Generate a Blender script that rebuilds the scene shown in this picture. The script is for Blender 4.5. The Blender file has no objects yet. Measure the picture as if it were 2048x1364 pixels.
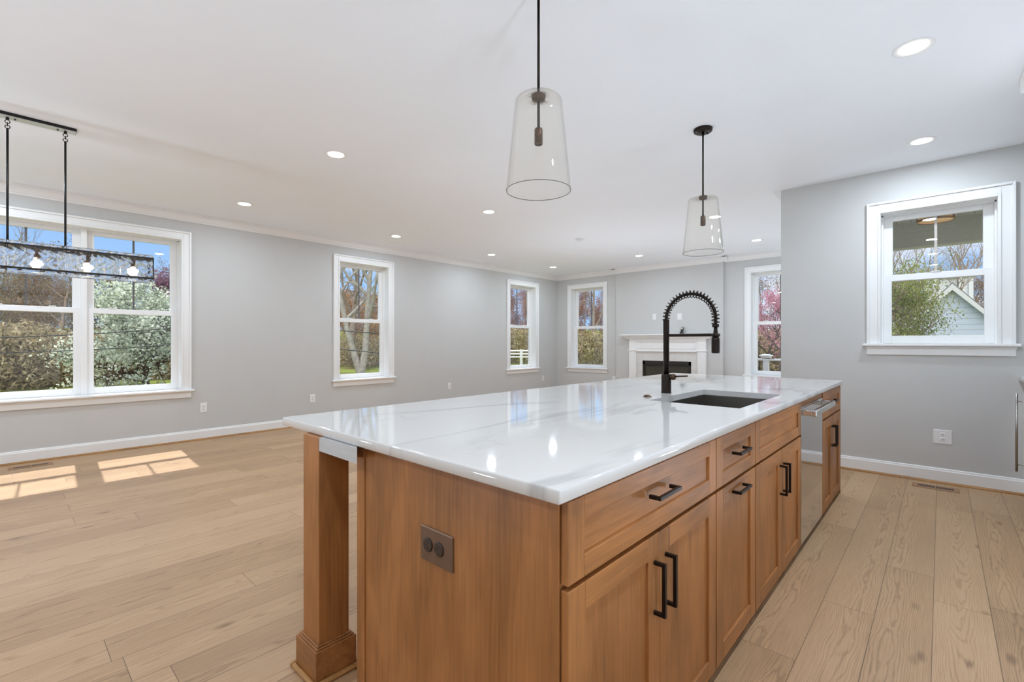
import bpy, bmesh, math, random
import numpy as np
from mathutils import Vector, Matrix
C = bpy.context.scene.collection
SC = bpy.context.scene

# ------------------------------------------------------------------ camera
CAMZ = 1.25
YAW = math.radians(42.47)
F = 937.0                                   # focal length in pixels of the 2048 px frame
cd = bpy.data.cameras.new('camera'); cam = bpy.data.objects.new('camera', cd); C.objects.link(cam)
cam.location = (0, 0, CAMZ); cam.rotation_euler = (math.pi/2, 0, YAW - math.pi/2)
cd.sensor_width = 36; cd.lens = F*36/2048; cd.shift_y = 2.85/2048; cd.clip_start = 0.02; cd.clip_end = 400
SC.camera = cam
VX, VY = math.cos(YAW), math.sin(YAW)
RX, RY = math.sin(YAW), -math.cos(YAW)
def at(u, d, z=0.0):                        # a spot on the ground in the direction of the photo's column u
    a = (u-1024)/F
    return (d*(VX+a*RX), d*(VY+a*RY), z)

# ------------------------------------------------------------------ view, world, sun
SC.view_settings.view_transform = 'Standard'; SC.view_settings.look = 'None'
SC.view_settings.exposure = 0.0; SC.view_settings.gamma = 1.0; SC.view_settings.use_curve_mapping = False
SC.cycles.use_denoising = True
SC.cycles.max_bounces = 14; SC.cycles.diffuse_bounces = 6; SC.cycles.glossy_bounces = 5
SC.cycles.transmission_bounces = 8; SC.cycles.transparent_max_bounces = 16
SC.cycles.caustics_reflective = False; SC.cycles.caustics_refractive = False
SC.cycles.sample_clamp_indirect = 6.0
LAMP_W = 9.5
FILL_UPLIGHT_W = 15.0                            # every fill uplight added to brighten the ceiling
BULB_W = 4.5                               # every chandelier bulb                               # every recessed light
SKY = 1.45
w = bpy.data.worlds.new('sky'); SC.world = w; w.use_nodes = True
nt = w.node_tree; nt.nodes.clear()
def N(t, typ, **k):
    n = t.nodes.new(typ)
    for a, b in k.items(): setattr(n, a, b)
    return n
o = N(nt, 'ShaderNodeOutputWorld'); bg = N(nt, 'ShaderNodeBackground'); bg.inputs[1].default_value = SKY
tc = N(nt, 'ShaderNodeTexCoord'); sx = N(nt, 'ShaderNodeSeparateXYZ'); nt.links.new(tc.outputs['Generated'], sx.inputs[0])
r1 = N(nt, 'ShaderNodeValToRGB'); nt.links.new(sx.outputs[2], r1.inputs[0])
e = r1.color_ramp.elements; e[0].position = 0.0; e[0].color = (.30, .49, .74, 1); e[1].position = 0.5; e[1].color = (.10, .26, .62, 1)
mp = N(nt, 'ShaderNodeMapping'); mp.inputs['Scale'].default_value = (2.2, 2.2, 6.0); mp.inputs['Location'].default_value = (.35, .1, .2)
nt.links.new(tc.outputs['Generated'], mp.inputs[0])
no = N(nt, 'ShaderNodeTexNoise'); no.inputs['Scale'].default_value = 1.3; no.inputs['Detail'].default_value = 6; nt.links.new(mp.outputs[0], no.inputs['Vector'])
r2 = N(nt, 'ShaderNodeValToRGB'); nt.links.new(no.outputs[0], r2.inputs[0]); e = r2.color_ramp.elements; e[0].position = .52; e[1].position = .68
mx = N(nt, 'ShaderNodeMix', data_type='RGBA'); nt.links.new(r2.outputs[0], mx.inputs[0]); nt.links.new(r1.outputs[0], mx.inputs[6]); mx.inputs[7].default_value = (.68, .70, .73, 1)
# sky brightened on the side out of view, added to light the trees
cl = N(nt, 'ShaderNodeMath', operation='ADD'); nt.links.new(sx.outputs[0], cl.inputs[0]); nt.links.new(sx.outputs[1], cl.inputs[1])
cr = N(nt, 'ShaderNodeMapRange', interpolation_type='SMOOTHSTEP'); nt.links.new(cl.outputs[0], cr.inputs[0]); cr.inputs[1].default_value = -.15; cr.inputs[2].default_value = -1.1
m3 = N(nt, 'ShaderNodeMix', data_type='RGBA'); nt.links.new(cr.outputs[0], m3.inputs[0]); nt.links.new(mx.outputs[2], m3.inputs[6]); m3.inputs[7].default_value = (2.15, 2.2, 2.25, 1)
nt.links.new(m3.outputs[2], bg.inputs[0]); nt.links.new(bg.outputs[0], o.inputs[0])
sl = bpy.data.lights.new('sun', 'SUN'); so = bpy.data.objects.new('sun', sl); C.objects.link(so)
sl.energy = 5.4; sl.color = (1, .98, .92); sl.angle = math.radians(.6)
so.location = (2, 14, 12)
so.rotation_euler = Vector((-.040, -.693, -1)).to_track_quat('-Z', 'Y').to_euler()

# ------------------------------------------------------------------ helpers
def S(r, g, b, a=1):
    f = lambda c: (c/255/12.92 if c/255 <= .04045 else ((c/255+.055)/1.055)**2.4)
    return (f(r), f(g), f(b), a)
OFF = {}
class MB:
    def __init__(s): s.v = []; s.f = []; s.m = []; s.sm = []
    def add(s, vs, fs, mi=0, smooth=False):
        b = len(s.v); s.v.extend([tuple(p) for p in vs])
        for f in fs: s.f.append([b+i for i in f]); s.m.append(mi); s.sm.append(smooth)
        return s
    def box(s, x0, x1, y0, y1, z0, z1, c=0, mi=0):
        if x0 > x1: x0, x1 = x1, x0
        if y0 > y1: y0, y1 = y1, y0
        if z0 > z1: z0, z1 = z1, z0
        if c <= 0:
            v = [(x, y, z) for z in (z0, z1) for y in (y0, y1) for x in (x0, x1)]
            return s.add(v, [(0,2,3,1), (4,5,7,6), (0,1,5,4), (2,6,7,3), (0,4,6,2), (1,3,7,5)], mi)
        c = min(c, (x1-x0)/2.01, (y1-y0)/2.01, (z1-z0)/2.01)
        X, Y, Z = (x0, x1), (y0, y1), (z0, z1); v = []; idx = {}
        for i in (0, 1):
            for j in (0, 1):
                for k in (0, 1):
                    sx, sy, sz = (1, -1)[i]*c, (1, -1)[j]*c, (1, -1)[k]*c
                    p = (X[i], Y[j], Z[k])
                    idx[i,j,k,0] = len(v); v.append((p[0], p[1]+sy, p[2]+sz))
                    idx[i,j,k,1] = len(v); v.append((p[0]+sx, p[1], p[2]+sz))
                    idx[i,j,k,2] = len(v); v.append((p[0]+sx, p[1]+sy, p[2]))
        f = []
        for i in (0, 1): f.append([idx[i,j,k,0] for j, k in ((0,0), (1,0), (1,1), (0,1))])
        for j in (0, 1): f.append([idx[i,j,k,1] for i, k in ((0,0), (0,1), (1,1), (1,0))])
        for k in (0, 1): f.append([idx[i,j,k,2] for i, j in ((0,0), (1,0), (1,1), (0,1))])
        for i in (0, 1):
            for j in (0, 1): f.append([idx[i,j,0,0], idx[i,j,1,0], idx[i,j,1,1], idx[i,j,0,1]])
            for k in (0, 1): f.append([idx[i,0,k,0], idx[i,1,k,0], idx[i,1,k,2], idx[i,0,k,2]])
        for j in (0, 1):
            for k in (0, 1): f.append([idx[0,j,k,1], idx[1,j,k,1], idx[1,j,k,2], idx[0,j,k,2]])
        for q in [(i,j,k) for i in (0,1) for j in (0,1) for k in (0,1)]: f.append([idx[q+(a,)] for a in (0,1,2)])
        return s.add(v, f, mi)
    def prism(s, poly, fn, a0, a1, mi=0):               # poly: 2D outline; fn(p, q, a) -> xyz
        n = len(poly)
        v = [fn(p, q, a0) for p, q in poly] + [fn(p, q, a1) for p, q in poly]
        f = [(i, (i+1) % n, n+(i+1) % n, n+i) for i in range(n)] + [tuple(range(n-1, -1, -1)), tuple(range(n, 2*n))]
        return s.add(v, f, mi)
    def tube(s, pts, r, n=8, closed=False, mi=0, smooth=True):
        pts = [Vector(p) for p in pts]; m = len(pts)
        rr = r if isinstance(r, (list, tuple)) else [r]*m
        v = []; up = None
        for i, p in enumerate(pts):
            a = pts[(i-1) % m] if (i or closed) else p; b = pts[(i+1) % m] if (i < m-1 or closed) else p
            t = (b-a).normalized()
            if up is None: up = Vector((0, 0, 1)) if abs(t.z) < .9 else Vector((1, 0, 0))
            x = (up - t*up.dot(t)).normalized(); y = t.cross(x); up = x
            for k in range(n):
                q = 2*math.pi*k/n; v.append(p + x*(math.cos(q)*rr[i]) + y*(math.sin(q)*rr[i]))
        f = []
        for i in range(m if closed else m-1):
            j = (i+1) % m
            for k in range(n): f.append((i*n+k, i*n+(k+1) % n, j*n+(k+1) % n, j*n+k))
        b = len(s.v); s.add(v, f, mi, smooth)
        if not closed:
            s.f.append([b+k for k in range(n-1, -1, -1)]); s.m.append(mi); s.sm.append(False)
            s.f.append([b+(m-1)*n+k for k in range(n)]); s.m.append(mi); s.sm.append(False)
        return s
    def lathe(s, prof, c=(0,0,0), n=32, closed=False, mi=0, smooth=True, axis='z', capped=True):
        v = []
        for r, z in prof:
            for k in range(n):
                q = 2*math.pi*k/n; a, b = r*math.cos(q), r*math.sin(q)
                p = (a, b, z) if axis == 'z' else ((z, a, b) if axis == 'x' else (a, z, b))
                v.append((c[0]+p[0], c[1]+p[1], c[2]+p[2]))
        m = len(prof); f = []
        for i in range(m if closed else m-1):
            j = (i+1) % m
            for k in range(n): f.append((i*n+k, i*n+(k+1) % n, j*n+(k+1) % n, j*n+k))
        b = len(s.v); s.add(v, f, mi, smooth)
        if not closed and capped:
            s.f.append([b+k for k in range(n)]); s.m.append(mi); s.sm.append(False)
            s.f.append([b+(m-1)*n+k for k in range(n)]); s.m.append(mi); s.sm.append(False)
        return s
    def build(s, name, mat, parent=None):
        off = OFF.get(parent.name, (0, 0, 0)) if parent else (0, 0, 0)
        me = bpy.data.meshes.new(name)
        me.from_pydata([(x-off[0], y-off[1], z-off[2]) for x, y, z in s.v], [], s.f)
        for m in (mat if isinstance(mat, (list, tuple)) else [mat]): me.materials.append(m)
        me.polygons.foreach_set('material_index', s.m); me.polygons.foreach_set('use_smooth', s.sm)
        bm = bmesh.new(); bm.from_mesh(me); bmesh.ops.recalc_face_normals(bm, faces=bm.faces); bm.to_mesh(me); bm.free()
        me.update()
        ob = bpy.data.objects.new(name, me); C.objects.link(ob)
        if parent: ob.parent = parent
        OFF[ob.name] = off
        return ob
def B(*a, **k): return MB().box(*a, **k)
def tag(ob, label=None, cat=None, group=None, kind=None):
    if label: ob['label'] = label
    if cat: ob['category'] = cat
    if group: ob['group'] = group
    if kind: ob['kind'] = kind
    return ob
def thing(name, loc, label=None, cat=None, group=None, kind=None):
    ob = bpy.data.objects.new(name, None); C.objects.link(ob); ob.location = loc; ob.empty_display_size = .1
    OFF[ob.name] = tuple(loc)
    return tag(ob, label, cat, group, kind)
def copy_tree(ob, loc, label=None, rz=None, scale=None, parent=None):
    c = ob.copy(); C.objects.link(c)
    if parent is None:
        c.location = loc
        if rz is not None: c.rotation_euler = (0, 0, rz)
        if scale is not None: c.scale = scale
        if label: c['label'] = label
    else: c.parent = parent
    for ch in list(ob.children): copy_tree(ch, None, parent=c)
    return c

# ------------------------------------------------------------------ materials
def newmat(name):
    m = bpy.data.materials.new(name); m.use_nodes = True; t = m.node_tree
    return m, t, t.nodes['Principled BSDF']
def L(t, a, b): t.links.new(a, b)
def simple(name, col, rough=.5, metal=0, spec=.5, var=.03, scale=30, coat=0, aniso=None):
    m, t, p = newmat(name)
    p.inputs['Roughness'].default_value = rough; p.inputs['Metallic'].default_value = metal
    p.inputs['Specular IOR Level'].default_value = spec; p.inputs['Coat Weight'].default_value = coat
    g = N(t, 'ShaderNodeTexCoord'); n = N(t, 'ShaderNodeTexNoise'); n.inputs['Scale'].default_value = scale; n.inputs['Detail'].default_value = 3
    mp = N(t, 'ShaderNodeMapping'); L(t, g.outputs['Object'], mp.inputs[0])
    if aniso: mp.inputs['Scale'].default_value = aniso
    L(t, mp.outputs[0], n.inputs['Vector'])
    r = N(t, 'ShaderNodeValToRGB'); L(t, n.outputs[0], r.inputs[0])
    a = [max(0, c*(1-var)) for c in col[:3]]+[1]; b = [min(1, c*(1+var)) for c in col[:3]]+[1]
    r.color_ramp.elements[0].position = .3; r.color_ramp.elements[1].position = .7
    r.color_ramp.elements[0].color = a; r.color_ramp.elements[1].color = b
    L(t, r.outputs[0], p.inputs['Base Color'])
    return m
def emit(name, col, s):
    m, t, p = newmat(name); p.inputs['Base Color'].default_value = col
    p.inputs['Emission Color'].default_value = col; p.inputs['Emission Strength'].default_value = s
    return m
def thin_glass(name, tint=(1,1,1,1), ior=1.45, bump=None):
    m = bpy.data.materials.new(name); m.use_nodes = True; t = m.node_tree; t.nodes.clear()
    o = N(t, 'ShaderNodeOutputMaterial'); mix = N(t, 'ShaderNodeMixShader'); tr = N(t, 'ShaderNodeBsdfTransparent'); gl = N(t, 'ShaderNodeBsdfGlossy')
    fr = N(t, 'ShaderNodeFresnel'); ge = N(t, 'ShaderNodeNewGeometry')
    mr = N(t, 'ShaderNodeMapRange'); L(t, ge.outputs['Backfacing'], mr.inputs[0]); mr.inputs[3].default_value = ior; mr.inputs[4].default_value = 1/ior; L(t, mr.outputs[0], fr.inputs[0])
    tr.inputs[0].default_value = tint; gl.inputs['Roughness'].default_value = 0.0; gl.inputs[0].default_value = (1,1,1,1)
    L(t, fr.outputs[0], mix.inputs[0]); L(t, tr.outputs[0], mix.inputs[1]); L(t, gl.outputs[0], mix.inputs[2]); L(t, mix.outputs[0], o.inputs[0])
    return m
def wood(name, col, axis='z', dark=.55, rough=.42):
    m, t, p = newmat(name); p.inputs['Roughness'].default_value = rough; p.inputs['Specular IOR Level'].default_value = .4
    g = N(t, 'ShaderNodeTexCoord'); oi = N(t, 'ShaderNodeObjectInfo')
    add = N(t, 'ShaderNodeVectorMath', operation='ADD'); L(t, g.outputs['Object'], add.inputs[0])
    sc = N(t, 'ShaderNodeVectorMath', operation='SCALE'); sc.inputs[0].default_value = (13, 7, 19); L(t, oi.outputs['Random'], sc.inputs['Scale']); L(t, sc.outputs[0], add.inputs[1])
    def nz(sl, sa, det, dist=0):
        mp = N(t, 'ShaderNodeMapping'); L(t, add.outputs[0], mp.inputs[0])
        mp.inputs['Scale'].default_value = {'z': (sa, sa, sl), 'x': (sl, sa, sa), 'y': (sa, sl, sa)}[axis]
        n = N(t, 'ShaderNodeTexNoise'); n.inputs['Scale'].default_value = 1; n.inputs['Detail'].default_value = det; n.inputs['Distortion'].default_value = dist
        L(t, mp.outputs[0], n.inputs['Vector']); return n.outputs[0]
    a = nz(1.1, 6, 2, .5); b = nz(5, 120, 3); c = nz(1.5, 5, 4, .8)
    s1 = N(t, 'ShaderNodeMath', operation='MULTIPLY'); s1.inputs[1].default_value = 55; L(t, a, s1.inputs[0])
    s2 = N(t, 'ShaderNodeMath', operation='SINE'); L(t, s1.outputs[0], s2.inputs[0])
    k1 = N(t, 'ShaderNodeMath', operation='MULTIPLY_ADD'); hb_ = N(t, 'ShaderNodeMath', operation='MULTIPLY'); L(t, b, hb_.inputs[0]); hb_.inputs[1].default_value = .5
    L(t, s2.outputs[0], k1.inputs[0]); k1.inputs[1].default_value = .035; L(t, hb_.outputs[0], k1.inputs[2])
    k2 = N(t, 'ShaderNodeMath', operation='MULTIPLY_ADD'); L(t, c, k2.inputs[0]); k2.inputs[1].default_value = 1.1; L(t, k1.outputs[0], k2.inputs[2])
    r = N(t, 'ShaderNodeValToRGB'); L(t, k2.outputs[0], r.inputs[0])
    r.color_ramp.elements[0].position = .62; r.color_ramp.elements[1].position = 1.2
    k = r.color_ramp.elements
    k[0].position = .56; k[0].color = [x*dark for x in col[:3]]+[1]; k[1].position = 1.02; k[1].color = col
    L(t, r.outputs[0], p.inputs['Base Color'])
    bp = N(t, 'ShaderNodeBump'); bp.inputs['Strength'].default_value = .05; bp.inputs['Distance'].default_value = .002; L(t, b, bp.inputs['Height']); L(t, bp.outputs[0], p.inputs['Normal'])
    return m
def floor_mat():
    m, t, p = newmat('oak_planks'); p.inputs['Specular IOR Level'].default_value = .45
    W_, LEN = .1975, 1.75
    g = N(t, 'ShaderNodeTexCoord'); s = N(t, 'ShaderNodeSeparateXYZ'); L(t, g.outputs['Object'], s.inputs[0])
    def M(op, a, b=None, c=None):
        n = N(t, 'ShaderNodeMath', operation=op)
        for i, q in enumerate((a, b, c)):
            if q is None: continue
            if isinstance(q, (int, float)): n.inputs[i].default_value = q
            else: L(t, q, n.inputs[i])
        return n.outputs[0]
    yy = M('DIVIDE', M('ADD', s.outputs[1], .1708), W_); row = M('FLOOR', yy); fy = M('FRACT', yy)
    wn = N(t, 'ShaderNodeTexWhiteNoise', noise_dimensions='1D'); L(t, row, wn.inputs['W'])
    xx = M('ADD', M('DIVIDE', s.outputs[0], LEN), M('MULTIPLY', wn.outputs[0], 7.3)); ix = M('FLOOR', xx); fx = M('FRACT', xx)
    cv = N(t, 'ShaderNodeCombineXYZ'); L(t, row, cv.inputs[0]); L(t, ix, cv.inputs[1])
    w2 = N(t, 'ShaderNodeTexWhiteNoise', noise_dimensions='2D'); L(t, cv.outputs[0], w2.inputs['Vector'])
    rnd = w2.outputs[0]
    pc = N(t, 'ShaderNodeCombineXYZ'); L(t, s.outputs[0], pc.inputs[0]); L(t, s.outputs[1], pc.inputs[1]); L(t, M('MULTIPLY', rnd, 37), pc.inputs[2])
    def nz(sx, sy, det, dist=0, sz=1):
        mp = N(t, 'ShaderNodeMapping'); L(t, pc.outputs[0], mp.inputs[0]); mp.inputs['Scale'].default_value = (sx, sy, sz)
        n = N(t, 'ShaderNodeTexNoise'); n.inputs['Scale'].default_value = 1; n.inputs['Detail'].default_value = det; n.inputs['Distortion'].default_value = dist
        L(t, mp.outputs[0], n.inputs['Vector']); return n.outputs[0]
    w3 = N(t, 'ShaderNodeTexWhiteNoise', noise_dimensions='2D'); o3 = N(t, 'ShaderNodeVectorMath', operation='ADD'); o3.inputs[1].default_value = (31.7, 11.3, 0); L(t, cv.outputs[0], o3.inputs[0]); L(t, o3.outputs[0], w3.inputs['Vector'])
    yl = M('ADD', M('MULTIPLY', M('SUBTRACT', fy, .5), W_), M('MULTIPLY', M('SUBTRACT', w3.outputs[0], .5), .16))
    yl = M('ADD', yl, M('MULTIPLY', M('SUBTRACT', nz(1.6, 2, 2), .5), .09))
    gg = M('ADD', M('MULTIPLY', M('MULTIPLY', yl, yl), 300), M('MULTIPLY', M('MULTIPLY', fx, LEN), M('MULTIPLY_ADD', rnd, 3.0, -1.5)))
    gg = M('ADD', gg, M('MULTIPLY', nz(3.5, 22, 3), .9))
    ring = M('SINE', M('MULTIPLY', gg, 24)); ringp = M('POWER', M('MULTIPLY_ADD', ring, .5, .5), 4)
    fib = nz(6, 190, 2); big = nz(1.1, 4, 2)
    mp = N(t, 'ShaderNodeMapping'); L(t, pc.outputs[0], mp.inputs[0]); mp.inputs['Scale'].default_value = (2.2, 6, 1)
    vo = N(t, 'ShaderNodeTexVoronoi'); vo.inputs['Scale'].default_value = 1; L(t, mp.outputs[0], vo.inputs['Vector'])
    kn = M('MULTIPLY', M('SUBTRACT', 1, M('SMOOTH_MIN', M('DIVIDE', vo.outputs['Distance'], .13), 1, .3)), M('GREATER_THAN', M('FRACT', M('MULTIPLY', rnd, 51.7)), .35))
    kn = M('MAXIMUM', kn, 0)
    shade = M('ADD', M('MULTIPLY', ringp, .24), M('ADD', M('MULTIPLY', M('SUBTRACT', .5, fib), .5), M('MULTIPLY', M('SUBTRACT', .5, big), .35)))
    shade = M('ADD', shade, M('MULTIPLY', M('SUBTRACT', rnd, .5), .22))
    shade = M('ADD', shade, M('MULTIPLY', kn, .55))
    ex = M('MINIMUM', fx, M('SUBTRACT', 1, fx)); ey = M('MINIMUM', fy, M('SUBTRACT', 1, fy))
    gap = M('MAXIMUM', M('LESS_THAN', M('MULTIPLY', ex, LEN), .0012), M('LESS_THAN', M('MULTIPLY', ey, W_), .0013))
    r = N(t, 'ShaderNodeValToRGB'); L(t, M('ADD', shade, .3), r.inputs[0])
    k = r.color_ramp.elements; k[0].position = 0; k[0].color = S(200, 168, 132); k[1].position = 1; k[1].color = S(100, 74, 50)
    q = k.new(.33); q.color = S(184, 149, 112)
    mix = N(t, 'ShaderNodeMix', data_type='RGBA'); L(t, M('MULTIPLY', gap, .75), mix.inputs[0]); L(t, r.outputs[0], mix.inputs[6]); mix.inputs[7].default_value = S(70, 46, 28)
    L(t, mix.outputs[2], p.inputs['Base Color'])
    L(t, M('MULTIPLY_ADD', fib, .2, .34), p.inputs['Roughness'])
    bp = N(t, 'ShaderNodeBump'); bp.inputs['Strength'].default_value = .25; bp.inputs['Distance'].default_value = .002
    L(t, M('SUBTRACT', M('MULTIPLY', fib, .4), M('ADD', M('MULTIPLY', gap, 1.2), M('MULTIPLY', ringp, .2))), bp.inputs['Height']); L(t, bp.outputs[0], p.inputs['Normal'])
    return m
def quartz():
    m, t, p = newmat('veined_quartz'); p.inputs['Roughness'].default_value = .05; p.inputs['Specular IOR Level'].default_value = .5
    g = N(t, 'ShaderNodeTexCoord')
    def vein(loc, sc, wdt, mlo, mhi, rot):
        mp = N(t, 'ShaderNodeMapping'); mp.inputs['Location'].default_value = loc; mp.inputs['Scale'].default_value = sc; mp.inputs['Rotation'].default_value = (0, 0, rot); L(t, g.outputs['Object'], mp.inputs[0])
        n = N(t, 'ShaderNodeTexNoise'); n.inputs['Scale'].default_value = 1; n.inputs['Detail'].default_value = 5; n.inputs['Roughness'].default_value = .55; n.inputs['Distortion'].default_value = .6; L(t, mp.outputs[0], n.inputs['Vector'])
        d = N(t, 'ShaderNodeMath', operation='SUBTRACT'); L(t, n.outputs[0], d.inputs[0]); d.inputs[1].default_value = .5
        a = N(t, 'ShaderNodeMath', operation='ABSOLUTE'); L(t, d.outputs[0], a.inputs[0])
        mr = N(t, 'ShaderNodeMapRange'); L(t, a.outputs[0], mr.inputs[0]); mr.inputs[1].default_value = 0; mr.inputs[2].default_value = wdt; mr.inputs[3].default_value = 1; mr.inputs[4].default_value = 0
        n2 = N(t, 'ShaderNodeTexNoise'); n2.inputs['Scale'].default_value = .9; n2.inputs['Detail'].default_value = 2; L(t, mp.outputs[0], n2.inputs['Vector'])
        m2 = N(t, 'ShaderNodeMapRange'); L(t, n2.outputs[0], m2.inputs[0]); m2.inputs[1].default_value = mlo; m2.inputs[2].default_value = mhi
        q = N(t, 'ShaderNodeMath', operation='MULTIPLY'); L(t, mr.outputs[0], q.inputs[0]); L(t, m2.outputs[0], q.inputs[1]); return q.outputs[0]
    v1 = vein((3.1, 1.7, 0), (.55, 1.9, 1), .045, .48, .62, .75); v2 = vein((7.7, 4.2, 0), (.9, 2.6, 1), .008, .45, .6, .45)
    mxm = N(t, 'ShaderNodeMath', operation='MAXIMUM'); L(t, v1, mxm.inputs[0])
    h = N(t, 'ShaderNodeMath', operation='MULTIPLY'); L(t, v2, h.inputs[0]); h.inputs[1].default_value = .3; L(t, h.outputs[0], mxm.inputs[1])
    mix = N(t, 'ShaderNodeMix', data_type='RGBA'); L(t, mxm.outputs[0], mix.inputs[0]); mix.inputs[6].default_value = S(217, 215, 212); mix.inputs[7].default_value = S(186, 185, 184)
    L(t, mix.outputs[2], p.inputs['Base Color']); return m
def leafmat(name, cols, scale=1.2, transl=.25):
    m = bpy.data.materials.new(name); m.use_nodes = True; t = m.node_tree; t.nodes.clear()
    o = N(t, 'ShaderNodeOutputMaterial'); d = N(t, 'ShaderNodeBsdfDiffuse'); tr = N(t, 'ShaderNodeBsdfTranslucent'); mx = N(t, 'ShaderNodeMixShader'); mx.inputs[0].default_value = transl
    g = N(t, 'ShaderNodeNewGeometry'); n = N(t, 'ShaderNodeTexNoise'); n.inputs['Scale'].default_value = scale; n.inputs['Detail'].default_value = 4
    L(t, g.outputs['Position'], n.inputs['Vector'])
    ad = N(t, 'ShaderNodeMath', operation='MULTIPLY_ADD'); L(t, g.outputs['Random Per Island'], ad.inputs[0]); ad.inputs[1].default_value = .45; L(t, n.outputs[0], ad.inputs[2])
    r = N(t, 'ShaderNodeValToRGB'); L(t, ad.outputs[0], r.inputs[0])
    k = r.color_ramp.elements; k[0].position = .42; k[0].color = cols[0]; k[1].position = 1.0; k[1].color = cols[-1]
    for i, c in enumerate(cols[1:-1]): q = k.new(.42+.58*(i+1)/(len(cols)-1)); q.color = c
    L(t, r.outputs[0], d.inputs[0]); L(t, r.outputs[0], tr.inputs[0]); L(t, d.outputs[0], mx.inputs[1]); L(t, tr.outputs[0], mx.inputs[2]); L(t, mx.outputs[0], o.inputs[0])
    return m
M_WALL = simple('grey_wall_paint', S(204, 204, 202), .75, var=.01, scale=4)
M_CEIL = simple('white_ceiling_paint', S(245, 248, 252), .8, var=.006, scale=3)
M_TRIM = simple('white_trim_paint', S(242, 242, 241), .35, var=.006, scale=6)
M_FLOOR = floor_mat(); M_SHOE = wood('oak_shoe', S(186, 138, 84), 'x')
M_SHOEY = wood('oak_shoe_across', S(186, 138, 84), 'y')
CAB = S(180, 121, 69)
M_WV = wood('maple_upright', CAB, 'z'); M_WX = wood('maple_level', CAB, 'x'); M_WY = wood('maple_across', CAB, 'y')
M_BRONZE = simple('dark_bronze', S(42, 33, 28), .38, .7, var=.12, scale=60)
M_BRONZE2 = simple('aged_bronze', S(86, 66, 50), .35, .8, var=.2, scale=60)
M_BLACK = simple('black_metal', S(26, 25, 25), .4, .3)
M_STEEL = simple('brushed_steel', S(214, 214, 214), .07, 1, var=.04, scale=1, aniso=(6, 6, 400))
M_NICKEL = simple('satin_nickel', S(170, 165, 158), .28, 1)
M_SINK = simple('sink_steel', S(150, 146, 140), .32, 1, var=.06, scale=1, aniso=(200, 4, 4))
M_QUARTZ = quartz()
M_PANE = thin_glass('window_glass'); M_SHADE = thin_glass('clear_shade_glass', (.99, .987, .975, 1), 1.42)
_t = M_SHADE.node_tree; _lw = N(_t, 'ShaderNodeLayerWeight'); _lw.inputs[0].default_value = .5   # longer path through the wall near its outline
_pw = N(_t, 'ShaderNodeMath', operation='POWER'); L(_t, _lw.outputs['Facing'], _pw.inputs[0]); _pw.inputs[1].default_value = 7
_mc = N(_t, 'ShaderNodeMix', data_type='RGBA'); L(_t, _pw.outputs[0], _mc.inputs[0]); _mc.inputs[6].default_value = (.99, .987, .975, 1); _mc.inputs[7].default_value = (.5, .5, .48, 1)
L(_t, _mc.outputs[2], [n for n in _t.nodes if n.type == 'BSDF_TRANSPARENT'][0].inputs[0])
M_RIM = thin_glass('shade_rim_glass', (.42, .41, .40, 1), 1.45)
M_PLASTIC = simple('white_plastic', S(240, 240, 240), .3, var=.004)
M_SLOT = simple('dark_slot', S(45, 42, 40), .7)
M_BPLATE = simple('bronze_plate', S(112, 86, 68), .38, .35, var=.06)
M_BREC = simple('brown_receptacle', S(52, 38, 28), .3)
M_GREYWOOD = wood('pale_grey_wood', S(196, 196, 196), 'y', .86)
M_LENS = emit('lamp_lens', (1, .95, .86, 1), 9.0)
M_MARBLE = simple('pale_marble', S(222, 221, 218), .2, var=.05, scale=9)
M_FIRE = simple('black_firebox', S(48, 44, 40), .45, .4, var=.1); M_FIREG = simple('dark_fire_glass', S(62, 60, 50), .12, .0)
M_MUNT = simple('grey_grille_bar', S(92, 88, 84), .5)
M_MUNTL = simple('tan_grille_bar', S(214, 205, 196), .5)
# ------------------------------------------------------------------ room shell
YW, XR, XF, H = 7.02, 5.65, 9.32, 2.876
YC = 1.264; XB = 9.25; X0, Y0 = -3.2, -1.14; WT = .20
def struct(ob): ob['kind'] = 'structure'; return ob
fl = MB(); fl.box(X0, XF, Y0, YW, -.05, 0); struct(fl.build('floor', M_FLOOR))
struct(B(X0-WT, XF+WT, Y0-WT, YW+WT, H, H+.12).build('ceiling', M_CEIL))
def wall(name, mapf, s0, s1, ops):
    mb = MB(); cur = s0
    def bx(a, b, z0, z1):
        if b-a > 1e-4 and z1-z0 > 1e-4: mb.box(*mapf(a, b, 0, WT), z0, z1)
    for a, b, z0, z1 in sorted(ops):
        bx(cur, a, -.05, H); bx(a, b, -.05, z0); bx(a, b, z1, H); cur = b
    bx(cur, s1, -.05, H)
    return mb
mapL = lambda a, b, n0, n1: (a, b, YW+n0, YW+n1)
mapF = lambda a, b, n0, n1: (XF+n0, XF+n1, a, b)
mapR = lambda a, b, n0, n1: (XR+n0, XR+n1, a, b)
J = .012
WINS = {1: (mapL, -.255, 1.53, .66, 2.535), 2: (mapL, 3.625, 4.508, .66, 2.535), 3: (mapL, 7.60, 8.48, .66, 2.535),
        4: (mapF, 5.696, 6.579, .655, 2.53), 5: (mapF, 1.69, 2.573, .655, 2.53), 6: (mapR, -.352, .422, 1.24, 2.473)}
op = lambda i: (WINS[i][1]-J, WINS[i][2]+J, WINS[i][3]-.03, WINS[i][4]+J)
struct(wall('w', mapL, X0-WT, XF+WT, [op(1), op(2), op(3)]).build('wall_left', M_WALL))
wf = wall('w', mapF, YC-WT, YW, [op(4), op(5)]); wf.box(XB, XF, 3.044, 5.328, 0, H)
struct(wf.build('wall_far', M_WALL))
struct(wall('w', mapR, Y0-WT, YC, [op(6)]).build('wall_right', M_WALL))
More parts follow.
